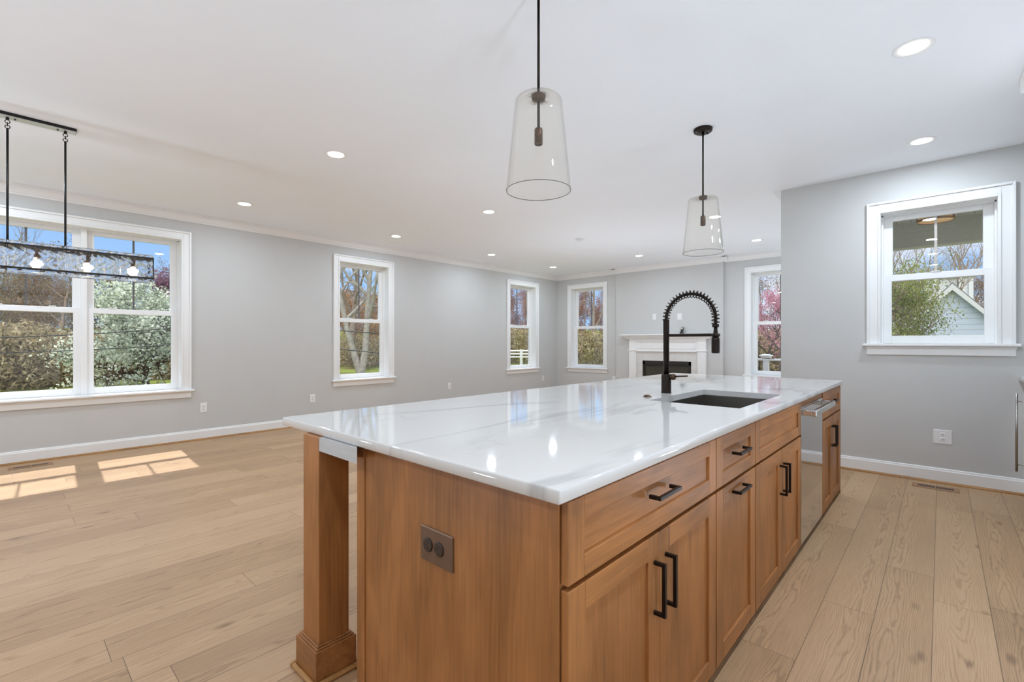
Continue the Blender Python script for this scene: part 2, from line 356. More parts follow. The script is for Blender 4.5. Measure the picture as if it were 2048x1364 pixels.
struct(B(XR+WT, XF, YC-WT, YC, -.05, H).build('wall_return', M_WALL))
struct(B(X0-WT, XR, Y0-WT, Y0, -.05, H).build('wall_kitchen', M_WALL))
struct(B(X0-WT, X0, Y0, YW, -.05, H).build('wall_back', M_WALL))
# crown moulding: profile (inward p, height z)
CP = [(0, -.102), (.010, -.102), (.013, -.090), (.026, -.080), (.040, -.060), (.052, -.036), (.066, -.024), (.068, -.014), (.080, -.012), (.080, 0), (0, 0)]
def crown(name, runs):
    mb = MB()
    for fn, a0, a1 in runs: mb.prism([(p, H+z) for p, z in CP], fn, a0, a1)
    return struct(mb.build(name, M_TRIM))
crown('trim_1', [(lambda p, z, a: (a, YW-p, z), X0, XF)])
crown('trim_2', [(lambda p, z, a: (XF-p, a, z), 5.328, YW), (lambda p, z, a: (XB-p, a, z), 2.964, 5.408), (lambda p, z, a: (XF-p, a, z), YC, 3.044),
                 (lambda p, z, a: (a, 3.044-p, z), XB-.08, XF), (lambda p, z, a: (a, 5.328+p, z), XB-.08, XF)])
crown('trim_3', [(lambda p, z, a: (a, YC+p, z), XR, XF)])
BP = [(0, 0), (.016, 0), (.016, .108), (.012, .116), (.010, .127), (.006, .131), (0, .131)]
SP = [(.016, 0), (.033, 0), (.032, .008), (.028, .015), (.022, .019), (.016, .020)]
def base(name, runs, shoem):
    mb, sh = MB(), MB()
    for fn, a0, a1 in runs: mb.prism(BP, fn, a0, a1); sh.prism(SP, fn, a0, a1)
    b = struct(mb.build(name, M_TRIM)); sh.build('shoe_moulding', shoem, b)
base('baseboard_left', [(lambda p, z, a: (a, YW-p, z), X0, XF)], M_SHOE)
base('baseboard_far', [(lambda p, z, a: (XF-p, a, z), 5.328, YW), (lambda p, z, a: (XB-p, a, z), 5.0, 5.33), (lambda p, z, a: (XB-p, a, z), 3.04, 3.33), (lambda p, z, a: (XF-p, a, z), YC, 3.044)], M_SHOEY)
base('baseboard_right', [(lambda p, z, a: (XR-p, a, z), -.5, YC)], M_SHOEY)
base('baseboard_return', [(lambda p, z, a: (a, YC+p, z), XR, XF)], M_SHOE)

# ------------------------------------------------------------------ windows
def make_window(i, units, muntin_mat, sides=(1, 1), desc=''):
    mapf, s0, s1, z0, z1 = WINS[i]
    def bx(mb, a, b, n0, n1, za, zb, c=0): mb.box(*mapf(a, b, n0, n1), za, zb, c)
    p0 = mapf((s0+s1)/2, (s0+s1)/2, 0, 0)
    root = struct(thing('window_%d' % i, (p0[0], p0[2], z0), desc, 'window'))
    CW = .105
    cs = MB()
    for w0, w1, th in ((0, .022, .020), (.022, .084, .014), (.084, CW, .030)):
        bx(cs, s0-w1, s0-w0, -th, 0, z0, z1+w1, .003); bx(cs, s1+w0, s1+w1, -th, 0, z0, z1+w1, .003); bx(cs, s0-w0, s1+w0, -th, 0, z1+w0, z1+w1, .003)
    cs.build('casing', M_TRIM, root)
    st = MB(); bx(st, s0-CW-.028, s1+CW+.028, -.058, 0, z0-.026, z0, .006); bx(st, s0-J, s1+J, 0, .13, z0-.026, z0); st.build('stool', M_TRIM, root)
    ap = MB(); bx(ap, s0-CW, s1+CW, -.018, 0, z0-.106, z0-.026, .003); bx(ap, s0-CW-.008, s1+CW+.008, -.030, 0, z0-.046, z0-.026, .006); ap.build('apron', M_TRIM, root)
    jb = MB(); bx(jb, s0-J, s0, 0, WT, z0-.03, z1+J); bx(jb, s1, s1+J, 0, WT, z0-.03, z1+J); bx(jb, s0, s1, 0, WT, z1, z1+J); bx(jb, s0, s1, .13, WT+.02, z0-.03, z0)
    for a in (s0, s1-.012): bx(jb, a, a+.012, .118, WT, z0, z1)
    bx(jb, s0, s1, .118, WT, z1-.012, z1)
    jb.build('jamb', M_TRIM, root)
    zm = z0 + (z1-z0)*.5075
    wds = [(s0, s1)] if units == 1 else [(s0, (s0+s1)/2-.012), ((s0+s1)/2+.012, s1)]
    if units == 2: mu = MB(); bx(mu, wds[0][1]-.014, wds[1][0]+.014, .10, WT, z0, z1, .003); mu.build('mullion', M_TRIM, root)
    for a, b in wds:
        a += .012; b -= .012
        for nm, n0, n1, za, zb, rb, rt, sw in (('upper_sash', .165, .198, zm-.030, z1-.012, .060, .045, .068), ('lower_sash', .126, .160, z0+.002, zm+.030, .072, .060, .062)):
            m = MB(); bx(m, a, a+sw, n0, n1, za, zb, .003); bx(m, b-sw, b, n0, n1, za, zb, .003)
            bx(m, a+sw, b-sw, n0, n1, za, za+rb, .003); bx(m, a+sw, b-sw, n0, n1, zb-rt, zb, .003)
            sa = m.build(nm, M_TRIM, root)
            g = MB(); bx(g, a+sw-.004, b-sw+.004, (n0+n1)/2-.002, (n0+n1)/2+.002, za+rb-.004, zb-rt+.004); g.build('pane', M_PANE, sa)
            if nm == 'upper_sash':
                g = MB(); c = (a+b)/2; bx(g, c-.010, c+.010, (n0+n1)/2+.003, (n0+n1)/2+.012, za+rb, zb-rt); g.build('muntin', muntin_mat, sa)
            else:
                g = MB(); c = (a+b)/2
                for q in ((c-.2, c+.2) if i != 6 else (c,)): bx(g, q-.03, q+.03, .118, .158, zb, zb+.010, .003)
                g.build('sash_lock', M_TRIM, sa)
    return root
make_window(1, 2, M_MUNT, desc='wide double window with white casing behind the linear chandelier')
make_window(2, 1, M_MUNT, desc='single narrow window in the middle of the long grey wall')
make_window(3, 1, M_MUNT, desc='narrow window on the long wall next to the far corner')
make_window(4, 1, M_MUNT, desc='narrow window on the fireplace wall left of the mantel')
make_window(5, 1, M_MUNT, desc='window on the fireplace wall right of the mantel, partly hidden by the near wall')
make_window(6, 1, M_MUNTL, desc='smaller square window on the kitchen wall at right')

# ------------------------------------------------------------------ recessed lights
def recessed(x, y, label, k=1):
    r = thing('recessed_light', (x, y, H), label, 'ceiling light', 'recessed ceiling lights')
    MB().lathe([(.066, H+.001), (.066, H-.003), (.086, H-.006), (.092, H-.003), (.092, H+.001)], (x, y, 0), 40, closed=True).build('trim_ring', M_TRIM, r)
    MB().lathe([(.001, H-.0025), (.066, H-.0025), (.066, H+.001), (.001, H+.001)], (x, y, 0), 40).build('lens', M_LENS, r)
    ld = bpy.data.lights.new('lamp', 'AREA'); ld.shape = 'DISK'; ld.size = .128; ld.energy = LAMP_W*k; ld.color = (.91, 1.05, 1.21)
    lo = bpy.data.objects.new('lamp', ld); C.objects.link(lo); lo.parent = r; lo.location = (0, 0, -.008)
    return r
spots = [(3.397, .111, 'largest lit round recessed light, nearest in the upper right of the ceiling'),
         (5.022, .115, 'lit recessed light above the kitchen window, second in the right-hand row'),
         (1.961, 3.86, 'lit recessed light over open oak floor, left of the nearer glass pendant'),
         (1.936, 6.03, 'lit recessed light nearest the long wall between double window and second window'),
         (4.109, 4.15, 'lit recessed light in ceiling middle, just left below the nearer pendant shade'),
         (4.093, 6.155, 'lit recessed light near the crown above the single middle window'),
         (6.15, 6.145, 'lit recessed light near the crown left of the far corner'),
         (8.067, 6.183, 'farthest lit recessed light, right at the far room corner'),
         (8.088, 4.175, 'lit recessed light centred in front of the fireplace'),
         (8.127, 2.164, 'lit recessed light right of the farther pendant, near the far wall crown'),
         (6.247, 2.156, 'lit recessed light seen through the farther glass pendant shade'),
         (1.77, .11, 'recessed light over the kitchen aisle beside the island, above the frame'),
         (.15, .11, 'recessed light over the kitchen directly above the viewer'),
         (-1.5, .11, 'recessed light over the rear kitchen aisle'),
         (-1.5, 2.1, 'recessed light over the rear of the kitchen'),
         (-.2, 4.0, 'recessed light over the dining area outside the left frame edge'),
         (-.2, 6.1, 'recessed light near the long wall outside the left frame edge'),
         (-2.2, 5.0, 'recessed light over the rear of the dining area')]
for x, y, lb in spots: recessed(x, y, lb, 1.22 if y < 1 else (1.6 if x < 0 else 1))
def uplight(x, y, k, label):  # unseen fill lamp, added only to lift the ceiling's brightness
    r = thing('added_fill_uplight', (x, y, 0), label, 'fill light', 'added fill uplights standing out of view')
    MB().lathe([(.10, 0), (.12, .004), (.12, .018), (.10, .022)], (x, y, 0), 32).build('base', M_BLACK, r)
    MB().lathe([(.095, .02), (.105, .03), (.105, .30), (.100, .30), (.100, .262), (.001, .260)], (x, y, 0), 32, capped=False).build('can', M_BLACK, r)
    MB().lathe([(.001, .285), (.098, .285), (.098, .280), (.001, .280)], (x, y, 0), 32).build('lens', M_LENS, r)
    ld = bpy.data.lights.new('lamp', 'AREA'); ld.shape = 'DISK'; ld.size = .19; ld.energy = FILL_UPLIGHT_W*k; ld.color = (.90, 1.05, 1.25)
    lo = bpy.data.objects.new('lamp', ld); C.objects.link(lo); lo.parent = r; lo.location = (0, 0, .291); lo.rotation_euler = (math.pi, 0, 0)
    return r
for x, y, k, lb in ((3.4, 3.1, .55, 'added black fill uplight behind the island under the dining side of the countertop'), (6.4, 3.9, 1.3, 'added black fill uplight on the living room floor behind the island'),
                 (-1.0, 2.3, 1.25, 'added black fill uplight behind the viewer beside the island end'), (-1.3, 5.0, 1.2, 'added black fill uplight left of the chandelier, outside the frame'), (.9, -.55, 1.0, 'added black fill uplight in the kitchen aisle behind the viewer'), (3.2, -.43, .7, 'added black fill uplight in the kitchen aisle right of the viewer'),
                 (8.0, 1.68, .8, 'added black fill uplight hidden behind the kitchen wall corner')):
    uplight(x, y, k, lb)
sd = thing('smoke_detector', (6.135, 4.181, H), 'small white round smoke detector on the ceiling, unlit', 'smoke detector')
MB().lathe([(.001, H-.038), (.045, H-.036), (.058, H-.028), (.064, H-.012), (.064, H)], (6.135, 4.181, 0), 32).build('housing', M_PLASTIC, sd)
MB().lathe([(.001, H-.042), (.012, H-.041), (.013, H-.036)], (6.135, 4.181, 0), 16).build('test_button', M_TRIM, sd)

# ------------------------------------------------------------------ island
YE, YB_, XE, XE2 = .601, 2.057, .807, 4.715     # counter outline
ZT, ZU = .934, .900
YFR = .613                                       # door faces
def counter_mesh(name, x0, x1, y0, y1, zt, zu, mat, hole=None, r=.005):
    bm = bmesh.new()
    def loop(z, ins, rr):
        out = []
        for cx, cy, a0 in ((x1-ins-rr, y1-ins-rr, 0), (x0+ins+rr, y1-ins-rr, 90), (x0+ins+rr, y0+ins+rr, 180), (x1-ins-rr, y0+ins+rr, 270)):
            for k in range(6):
                a = math.radians(a0+18*k); out.append(bm.verts.new((cx+rr*math.cos(a), cy+rr*math.sin(a), z)))
        return out
    loops = [loop(zt, .005, r), loop(zt-.0008, .0025, r), loop(zt-.0025, .0008, r), loop(zt-.005, 0, r), loop(zu+.004, 0, r), loop(zu, .004, r)]
    for A, Bq in zip(loops, loops[1:]):
        for k in range(len(A)): bm.faces.new((A[k], A[(k+1) % len(A)], Bq[(k+1) % len(A)], Bq[k])).smooth = True
    hl = []
    if hole:
        hx0, hx1, hy0, hy1 = hole
        for z in (zt, zu): hl.append([bm.verts.new((x, y, z)) for x, y in ((hx0, hy0), (hx1, hy0), (hx1, hy1), (hx0, hy1))])
        for k in range(4): bm.faces.new((hl[0][k], hl[0][(k+1) % 4], hl[1][(k+1) % 4], hl[1][k]))
    for lp, h in ((loops[0], hl[0] if hole else None), (loops[-1], hl[1] if hole else None)):
        if not h: bm.faces.new(lp); continue
        # four trapezoids round the hole, one per side
        q = [lp[0:6], lp[6:12], lp[12:18], lp[18:24]]        # corners: ++, -+, --, +-
        hc = {'++': h[2], '-+': h[3], '--': h[0], '+-': h[1]}
        for side, nxt, ca, cb in ((0, 1, '++', '-+'), (1, 2, '-+', '--'), (2, 3, '--', '+-'), (3, 0, '+-', '++')):
            bm.faces.new([*q[side][3:], *q[nxt][:4], hc[cb], hc[ca]])
    bmesh.ops.recalc_face_normals(bm, faces=bm.faces)
    me = bpy.data.meshes.new(name); bm.to_mesh(me); bm.free(); me.materials.append(mat)
    ob = bpy.data.objects.new(name, me); C.objects.link(ob); return ob
HOLE = (2.39, 3.19, .710, 1.178)
tag(counter_mesh('island_countertop', XE, XE2, YE, YB_, ZT, ZU, M_QUARTZ, HOLE), 'white quartz island countertop with soft grey veins and a sink cut-out', 'countertop')

def shaker(x0, x1, z0, z1, st, rl, horiz=False):
    mb = MB(); y0, y1 = YFR, YFR+.02
    mb.box(x0, x0+st, y0, y1, z0, z1, .0015, 0); mb.box(x1-st, x1, y0, y1, z0, z1, .0015, 0)
    mb.box(x0+st, x1-st, y0, y1, z1-rl, z1, .0015, 1); mb.box(x0+st, x1-st, y0, y1, z0, z0+rl, .0015, 1)
    mb.box(x0+st-.002, x1-st+.002, y0+.009, y1-.003, z0+rl-.002, z1-rl+.002, 0, 1 if horiz else 0)
    return mb
WM = [M_WV, M_WX]
def pull(cx, cz, ln, vert, par, label=None):
    mb = MB(); y = YFR; h = ln/2; t = .0055
    if vert:
        mb.box(cx-t, cx+t, y-.036, y-.025, cz-h, cz+h, .001)
        for s in (-1, 1): mb.box(cx-t, cx+t, y-.026, y+.001, cz+s*(h-t)-t, cz+s*(h-t)+t, .001)
    else:
        mb.box(cx-h, cx+h, y-.036, y-.025, cz-t, cz+t, .001)
        for s in (-1, 1): mb.box(cx+s*(h-t)-t, cx+s*(h-t)+t, y-.026, y+.001, cz-t, cz+t, .001)
    return mb.build('handle', M_BRONZE, par)
ZD0, ZD1, ZW0, ZW1 = .038, .690, .703, .893      # door and drawer heights
def cabinet(x0, x1, label, doors, drawer, drawer_handle=.145, handles=(), hz=None):
    c = thing('island_cabinet', ((x0+x1)/2, YFR+.33, 0), label, 'cabinet')
    mb = MB(); zt = ZU-.001; mb.box(x0, x1, YFR+.021, YFR+.039, .036, zt, 0, 0); mb.box(x0, x0+.018, YFR+.039, 1.412, .036, zt); mb.box(x1-.018, x1, YFR+.039, 1.412, .036, zt)
    mb.box(x0, x1, 1.412, 1.43, .036, zt); mb.box(x0+.018, x1-.018, YFR+.039, 1.412, .036, .054, 0, 1); mb.box(x0, x1, YFR+.085, YFR+.10, 0, .036, 0, 1)
    mb.build('body', WM, c)
    d = shaker(drawer[0], drawer[1], ZW0, ZW1, .066, .052, True).build('drawer', WM, c)
    if drawer_handle: pull((drawer[0]+drawer[1])/2, .81, drawer_handle, False, d)
    for k, (a, b) in enumerate(doors):
        dr = shaker(a, b, ZD0, ZD1, .07, .066).build('door', WM, c)
        if hz is not None: pull((a+b)/2, hz, .145, False, dr)
        elif handles: pull(handles[k], .54, .155, True, dr)
    return c
cabinet(.8535, 1.790, 'maple shaker cabinet at the near end of the island, wide drawer over two doors', [(.8545, 1.3165), (1.3195, 1.786)], (.8545, 1.787), handles=(1.281, 1.356))
cabinet(1.790, 2.286, 'narrow maple pull-out cabinet between the widest drawer unit and the sink base', [(1.796, 2.283)], (1.794, 2.283), hz=.655)
cabinet(2.286, 3.216, 'maple sink base cabinet beside the dishwasher, plain false drawer front over two doors', [(2.296, 2.754), (2.757, 3.212)], (2.292, 3.212), drawer_handle=0, handles=(2.722, 2.792))
cabinet(3.902, 4.690, 'maple cabinet at the far end of the island beyond the dishwasher', [(3.916, 4.290), (4.293, 4.674)], (3.916, 4.674), drawer_handle=.14, handles=(4.262, 4.324))
dw = thing('dishwasher', (3.56, 1.0, 0), 'stainless steel dishwasher with a thick tubular handle built into the island', 'dishwasher')
B(3.225, 3.893, YFR+.022, 1.25, .04, ZU-.002).build('tub', M_SLOT, dw)
B(3.222, 3.896, YFR, YFR+.021, .040, .862, .001).build('front_panel', M_STEEL, dw)
B(3.222, 3.896, YFR+.002, YFR+.021, .865, .894, .001).build('top_strip', M_WX, dw)
hb = MB(); hb.box(3.226, 3.892, YFR-.078, YFR-.052, .812, .850, .006)
for x in (3.226, 3.856): hb.box(x, x+.036, YFR-.056, YFR+.002, .814, .848, .004)
hb.build('handle', M_STEEL, dw)
B(3.225, 3.893, YFR+.08, YFR+.10, 0, .04).build('toe_kick', M_BLACK, dw)
# end panel toward the camera, post and support rail
ep = thing('island_end_panel', (.85, 1.05, 0), 'large maple end panel of the island facing the viewer', 'panel')
B(.846, .8525, YFR+.021, 1.455, .0, ZU-.001, .001).build('board', M_WV, ep)
B(.841, .8525, 1.4565, 1.505, 0, ZU-.001, .002).build('edge_stile', M_WV, ep)
tag(B(.853, 4.690, 1.431, 1.455, .0, ZU-.001, .001).build('island_back_panel', M_WV), 'maple back panel along the seating side of the island', 'panel')
tag(B(4.690, 4.706, YFR+.001, 1.455, .0, ZU-.001, .001).build('island_end_panel', M_WV), 'maple end panel on the far end of the island near the kitchen wall', 'panel')
px, py = .792, 1.689
po = thing('island_post', (px+.06, py+.065, 0), 'square maple post with plinth holding up the island overhang', 'post')
B(px, px+.119, py, py+.130, .02, ZU-.0005, .002).build('shaft', M_WV, po)
pl = MB(); pl.box(px-.020, px+.139, py-.020, py+.150, .0, .122, .002); pl.box(px-.014, px+.133, py-.014, py+.144, .122, .129, .003); pl.box(px-.008, px+.127, py-.008, py+.138, .129, .136, .003)
pl.build('plinth', M_WY, po)
pl = MB(); pl.box(px-.038, px+.157, py-.038, py-.019, 0, .018, .006); pl.box(px-.038, px+.157, py+.149, py+.168, 0, .018, .006); pl.box(px-.038, px-.019, py-.02, py+.15, 0, .018, .006); pl.box(px+.138, px+.157, py-.02, py+.15, 0, .018, .006)
pl.build('shoe_moulding', M_SHOEY, po)
tag(MB().prism([(px+.001, py), (.8405, py), (.8405, 1.506), (px+.001, 1.418)], lambda p, q, a: (p, q, a), .850, ZU-.0005).build('support_rail', M_GREYWOOD), 'pale grey wooden rail under the countertop between post and end panel', 'rail')
# sink
sk = thing('sink', (2.79, .944, ZU), 'rectangular undermount stainless steel sink in the island countertop', 'sink')
x0, x1, y0, y1 = HOLE; mb = MB(); t = .0025; zb = .68
x0 -= .004; x1 += .004; y0 -= .004; y1 += .004
mb.box(x0-t, x0, y0-t, y1+t, zb, ZU-.001); mb.box(x1, x1+t, y0-t, y1+t, zb, ZU-.001); mb.box(x0, x1, y0-t, y0, zb, ZU-.001); mb.box(x0, x1, y1, y1+t, zb, ZU-.001); mb.box(x0-t, x1+t, y0-t, y1+t, zb-t, zb)
mb.build('basin', M_SINK, sk)
MB().lathe([(.001, zb+.001), (.03, zb+.001), (.04, zb+.005), (.055, zb+.004), (.056, zb)], (2.79, 1.02, 0), 32).build('drain', M_STEEL, sk)
# faucet
fx, fy = 2.817, 1.269; RCH = .300
fa = thing('faucet', (fx, fy, ZT), 'tall dark bronze spring faucet with an arched coil behind the sink', 'faucet')
MB().lathe([(.031, ZT), (.031, ZT+.004), (.0295, ZT+.008), (.0295, 1.046), (.027, 1.052)], (fx, fy, 0), 32).build('base', M_BRONZE, fa)
mb = MB(); mb.lathe([(.0175, 1.05), (.0175, 1.306), (.0185, 1.308)], (fx, fy, 0), 28)
mb.lathe([(.0178+.001*(k % 2), 1.306+.087*k/26) for k in range(27)], (fx, fy, 0), 28); mb.build('riser', M_BRONZE, fa)
R_ = RCH/2; cy_, cz_ = fy-R_, 1.393
path = [Vector((fx, fy-R_+R_*math.cos(a), cz_+R_*math.sin(a))) for a in [math.pi*k/60 for k in range(61)]] + [Vector((fx, fy-RCH, cz_-.04*k/5)) for k in range(1, 6)]
path = [Vector((fx, fy, 1.385))]+path
MB().tube(path, .0095, 10).build('hose', M_BRONZE, fa)
# helix round the hose
ls = [0]
for a, b in zip(path, path[1:]): ls.append(ls[-1]+(b-a).length)
TOT = ls[-1]; turns = 26; hp = []
for k in range(turns*16+1):
    s = TOT*k/(turns*16); i = max(j for j in range(len(ls)) if ls[j] <= s+1e-9); i = min(i, len(path)-2)
    q = (s-ls[i])/(ls[i+1]-ls[i]); p = path[i].lerp(path[i+1], q); tdir = (path[i+1]-path[i]).normalized()
    nx = Vector((1, 0, 0)); nn = tdir.cross(nx); a = 2*math.pi*k/16
    hp.append(p+nx*(.0205*math.cos(a))+nn*(.0205*math.sin(a)))
MB().tube(hp, .0031, 6).build('spring', M_BRONZE, fa)
ex = fy-RCH
MB().lathe([(.017, 1.338), (.019, 1.340), (.019, 1.354), (.017, 1.357)], (fx, ex, 0), 24).build('collar', M_BRONZE, fa)
mb = MB(); mb.lathe([(.010, 1.34), (.011, 1.32), (.015, 1.292), (.0165, 1.283), (.018, 1.279), (.0215, 1.276), (.0225, 1.262), (.0225, 1.192), (.020, 1.187)], (fx, ex, 0), 28); mb.build('spray_head', M_BRONZE, fa)
mb = MB(); mb.box(fx-.008, fx+.008, ex+.018, fy-.016, 1.285, 1.303, .003); mb.lathe([(.017, 1.284), (.024, 1.284), (.024, 1.302), (.017, 1.302)], (fx, ex, 0), 28, closed=True); mb.build('holder_arm', M_BRONZE, fa)
mb = MB(); mb.lathe([(.014, 0), (.016, .003), (.016, .026), (.012, .03)], (fx, fy-.058, 1.036), 20, axis='y'); mb.tube([(fx, fy-.06, 1.040), (fx, fy-.135, 1.046)], [.0055, .005], 10)
mb.lathe([(.010, -.018), (.012, -.014), (.012, .014), (.010, .018)], (fx, fy-.046, 1.036), 16); mb.build('lever', M_BRONZE2, fa)
tag(MB().lathe([(.024, ZT), (.024, ZT+.003), (.017, ZT+.006), (.016, ZT+.010), (.012, ZT+.012)], (2.537, 1.258, 0), 28).build('disposal_button', M_BRONZE2), 'small round bronze air switch button on the countertop beside the faucet', 'button')
# island outlet
ot = thing('island_outlet', (.845, 1.065, .662), 'brown metal outlet plate on the island end panel', 'outlet')
mb = MB(); mb.box(.8405, .846, .991, 1.138, .612, .712, .004); mb.build('plate', M_BPLATE, ot)
for yy in (1.100, 1.050):
    mb = MB(); mb.lathe([(.0205, 0), (.020, -.0030), (.0175, -.0042)], (.8405, yy, .662), 28, axis='x'); r = mb.build('receptacle', M_BREC, ot)
    mb = MB(); mb.box(.8356, .8368, yy-.009, yy-.001, .669, .672); mb.box(.8356, .8368, yy-.009, yy-.001, .652, .655); mb.box(.8356, .8368, yy+.004, yy+.010, .659, .665); mb.build('slot', M_SLOT, r)

# ------------------------------------------------------------------ pendants
def pendant(x, y, label):
    r = thing('glass_pendant', (x, y, H), label, 'pendant light', 'glass pendants over the island')
    mb = MB(); mb.lathe([(.001, H-.026), (.058, H-.026), (.066, H-.020), (.068, H-.004), (.068, H)], (x, y, 0), 36)
    mb.lathe([(.009, H-.026), (.009, H-.052), (.007, H-.056)], (x, y, 0), 16); cn = mb.build('canopy', M_BRONZE, r)
    mb = MB()
    for s in (-1, 1): MB().lathe([(.005, H-.032), (.006, H-.028), (.005, H-.025)], (x+s*.038, y-s*.02, 0), 12).build('screw', M_BLACK, cn)
    MB().tube([(x, y, H-.05), (x, y, 2.21)], .0062, 12).build('rod', M_BRONZE, r)
    MB().lathe([(.008, 2.368), (.026, 2.366), (.031, 2.360), (.031, 2.350), (.028, 2.340), (.008, 2.335)], (x, y, 0), 28).build('cap', M_BRONZE2, r)
    mb = MB(); mb.lathe([(.008, 2.216), (.016, 2.213), (.0185, 2.206), (.0185, 2.142), (.016, 2.140), (.015, 2.160), (.004, 2.162)], (x, y, 0), 28); mb.build('socket', M_BRONZE2, r)
    pr = [(.0318, 2.348), (.085, 2.348), (.100, 2.344), (.107, 2.333), (.1455, 1.940), (.1468, 1.937), (.1466, 1.934), (.1450, 1.9325), (.1432, 1.934), (.1426, 1.938), (.1045, 2.331), (.098, 2.340), (.084, 2.3445), (.0318, 2.3445)]
    MB().lathe(pr, (x, y, 0), 72, closed=True).build('shade', M_SHADE, r)
    MB().tube([(x+.1450*math.cos(a), y+.1450*math.sin(a), 1.9335) for a in [2*math.pi*k/72 for k in range(72)]], .0016, 8, closed=True).build('rim', M_RIM, r)
    return r
pp = pendant(1.6375, 1.337, 'nearer clear glass cone pendant hanging above the island, its rod cut by the frame top')
copy_tree(pp, (3.616, 1.337, H), 'farther clear glass cone pendant above the sink end of the island, canopy visible')

# ------------------------------------------------------------------ linear chandelier
cx0, cY = .182, 4.901
M_CGLASS = bpy.data.materials.new('water_glass'); M_CGLASS.use_nodes = True
p = M_CGLASS.node_tree.nodes['Principled BSDF']; p.inputs['Transmission Weight'].default_value = 1; p.inputs['Roughness'].default_value = 0; p.inputs['IOR'].default_value = 1.42; p.inputs['Base Color'].default_value = (.97, .97, .98, 1)
t = M_CGLASS.node_tree; _m = N(t, 'ShaderNodeMixShader'); _m.inputs[0].default_value = .15; _tr = N(t, 'ShaderNodeBsdfTransparent'); L(t, p.outputs[0], _m.inputs[1]); L(t, _tr.outputs[0], _m.inputs[2]); L(t, _m.outputs[0], t.nodes['Material Output'].inputs[0])
M_BULB = emit('glowing_bulb', (1, .86, .66, 1), 1.9)
ch = thing('linear_chandelier', (cx0, cY, H), 'long linear chandelier with wavy glass panels and dark metal rails', 'chandelier')
mb = B(cx0-.212, cx0+.212, cY-.047, cY+.047, H-.022, H, .001); cn = mb.build('canopy', [M_BLACK], ch)
B(cx0-.209, cx0+.209, cY-.044, cY+.044, H-.0235, H-.0215).build('canopy_face', simple('chrome_face', S(205, 209, 214), .3, .25), cn)
mb = MB()
for xx in (cx0-.11, cx0+.11): MB().lathe([(.004, H-.032), (.006, H-.028), (.006, H-.022)], (xx, cY, 0), 12).build('screw', M_BLACK, cn)
for xx in (.035, .334):
    MB().tube([(xx, cY, 2.775), (xx, cY, 1.945)], .0068, 10).build('rod', M_BLACK, ch)
    mb = MB(); ring = lambda z, rr, ax: [(xx+(rr*math.cos(a) if ax else 0), cY+(0 if ax else rr*math.cos(a)), z+rr*math.sin(a)) for a in [2*math.pi*k/20 for k in range(20)]]
    mb.lathe([(.009, H-.022), (.009, H-.040), (.005, H-.044)], (xx, cY, 0), 12); mb.tube(ring(2.822, .0125, True), .0026, 8, closed=True); mb.tube(ring(2.803, .0125, False), .0026, 8, closed=True); mb.tube(ring(2.785, .0125, True), .0026, 8, closed=True)
    mb.build('chain_link', M_BRONZE, ch)
HL, HD = .676, .075
mb = MB()
for z in (1.945, 1.780):
    for s in (-1, 1): mb.box(cx0-HL, cx0+HL, cY+s*HD-.006, cY+s*HD+.006, z-.007, z+.007, .002)
    for s in (-1, 1): mb.box(cx0+s*HL-.006, cx0+s*HL+.006, cY-HD, cY+HD, z-.007, z+.007, .002)
mb.box(cx0-HL, cx0+HL, cY-.012, cY+.012, 1.938, 1.952, .002)
for xx in (.035, .334): mb.box(xx-.006, xx+.006, cY-HD, cY+HD, 1.938, 1.952, .002)
for sx in (-1, 1):
    for sy in (-1, 1): mb.box(cx0+sx*HL-.005, cx0+sx*HL+.005, cY+sy*HD-.005, cY+sy*HD+.005, 1.78, 1.945, .001)
mb.build('frame', M_BRONZE, ch)
def wavy_panel(xa, xb, y, seed):
    rng = np.random.RandomState(seed); nx, nz_ = 72, 44; z0, z1 = 1.752, 1.972; mb = MB(); t = .011
    ph = rng.rand(8)*6.28; vs = [[], []]
    for j in range(nz_+1):
        for i in range(nx+1):
            u, v = i/nx, j/nz_; x = xa+(xb-xa)*u; z = z0+(z1-z0)*v
            h = lambda a, b, c: math.sin(a*x*60+c+1.6*math.sin(z*55+b))*math.sin(z*b*38+1.3*math.sin(x*48+c))
            e1 = .0019*h(1, 1.2, ph[0])+.0017*h(2.3, 2.1, ph[1]); e2 = .0019*h(1.3, .9, ph[2])+.0017*h(1.9, 2.6, ph[3])
            rd = .016; dx = min(x-xa, xb-x); dz = min(z-z0, z1-z)
            sh = 0
            for dd in (dx, dz):
                if dd < rd: sh += rd*(1-math.sqrt(max(0, 1-(1-dd/rd)**2)))
            sg = 1 if y > cY else -1
            vs[0].append((x, y+sg*(t/2+e1-sh), z)); vs[1].append((x, y+sg*(-t/2+e2-sh), z))
    n = (nx+1)*(nz_+1); f = []; W1 = nx+1
    for j in range(nz_):
        for i in range(nx):
            a = j*W1+i; f.append((a, a+1, a+W1+1, a+W1)); f.append((n+a, n+a+W1, n+a+W1+1, n+a+1))
    for i in range(nx): f.append((i, n+i, n+i+1, i+1)); a = nz_*W1+i; f.append((a, a+1, n+a+1, n+a))
    for j in range(nz_): a = j*W1; f.append((a, a+W1, n+a+W1, n+a)); a = j*W1+nx; f.append((a, n+a, n+a+W1, a+W1))
    mb.add(vs[0]+vs[1], f, 0, True); return mb
edges = [cx0+k for k in (-.682, -.462, -.154, .154, .462, .682)]
for k in range(5):
    for s in (-1, 1): wavy_panel(edges[k]+.003, edges[k+1]-.003, cY+s*(HD+.013), k*2+s+5).build('glass_panel', M_CGLASS, ch)
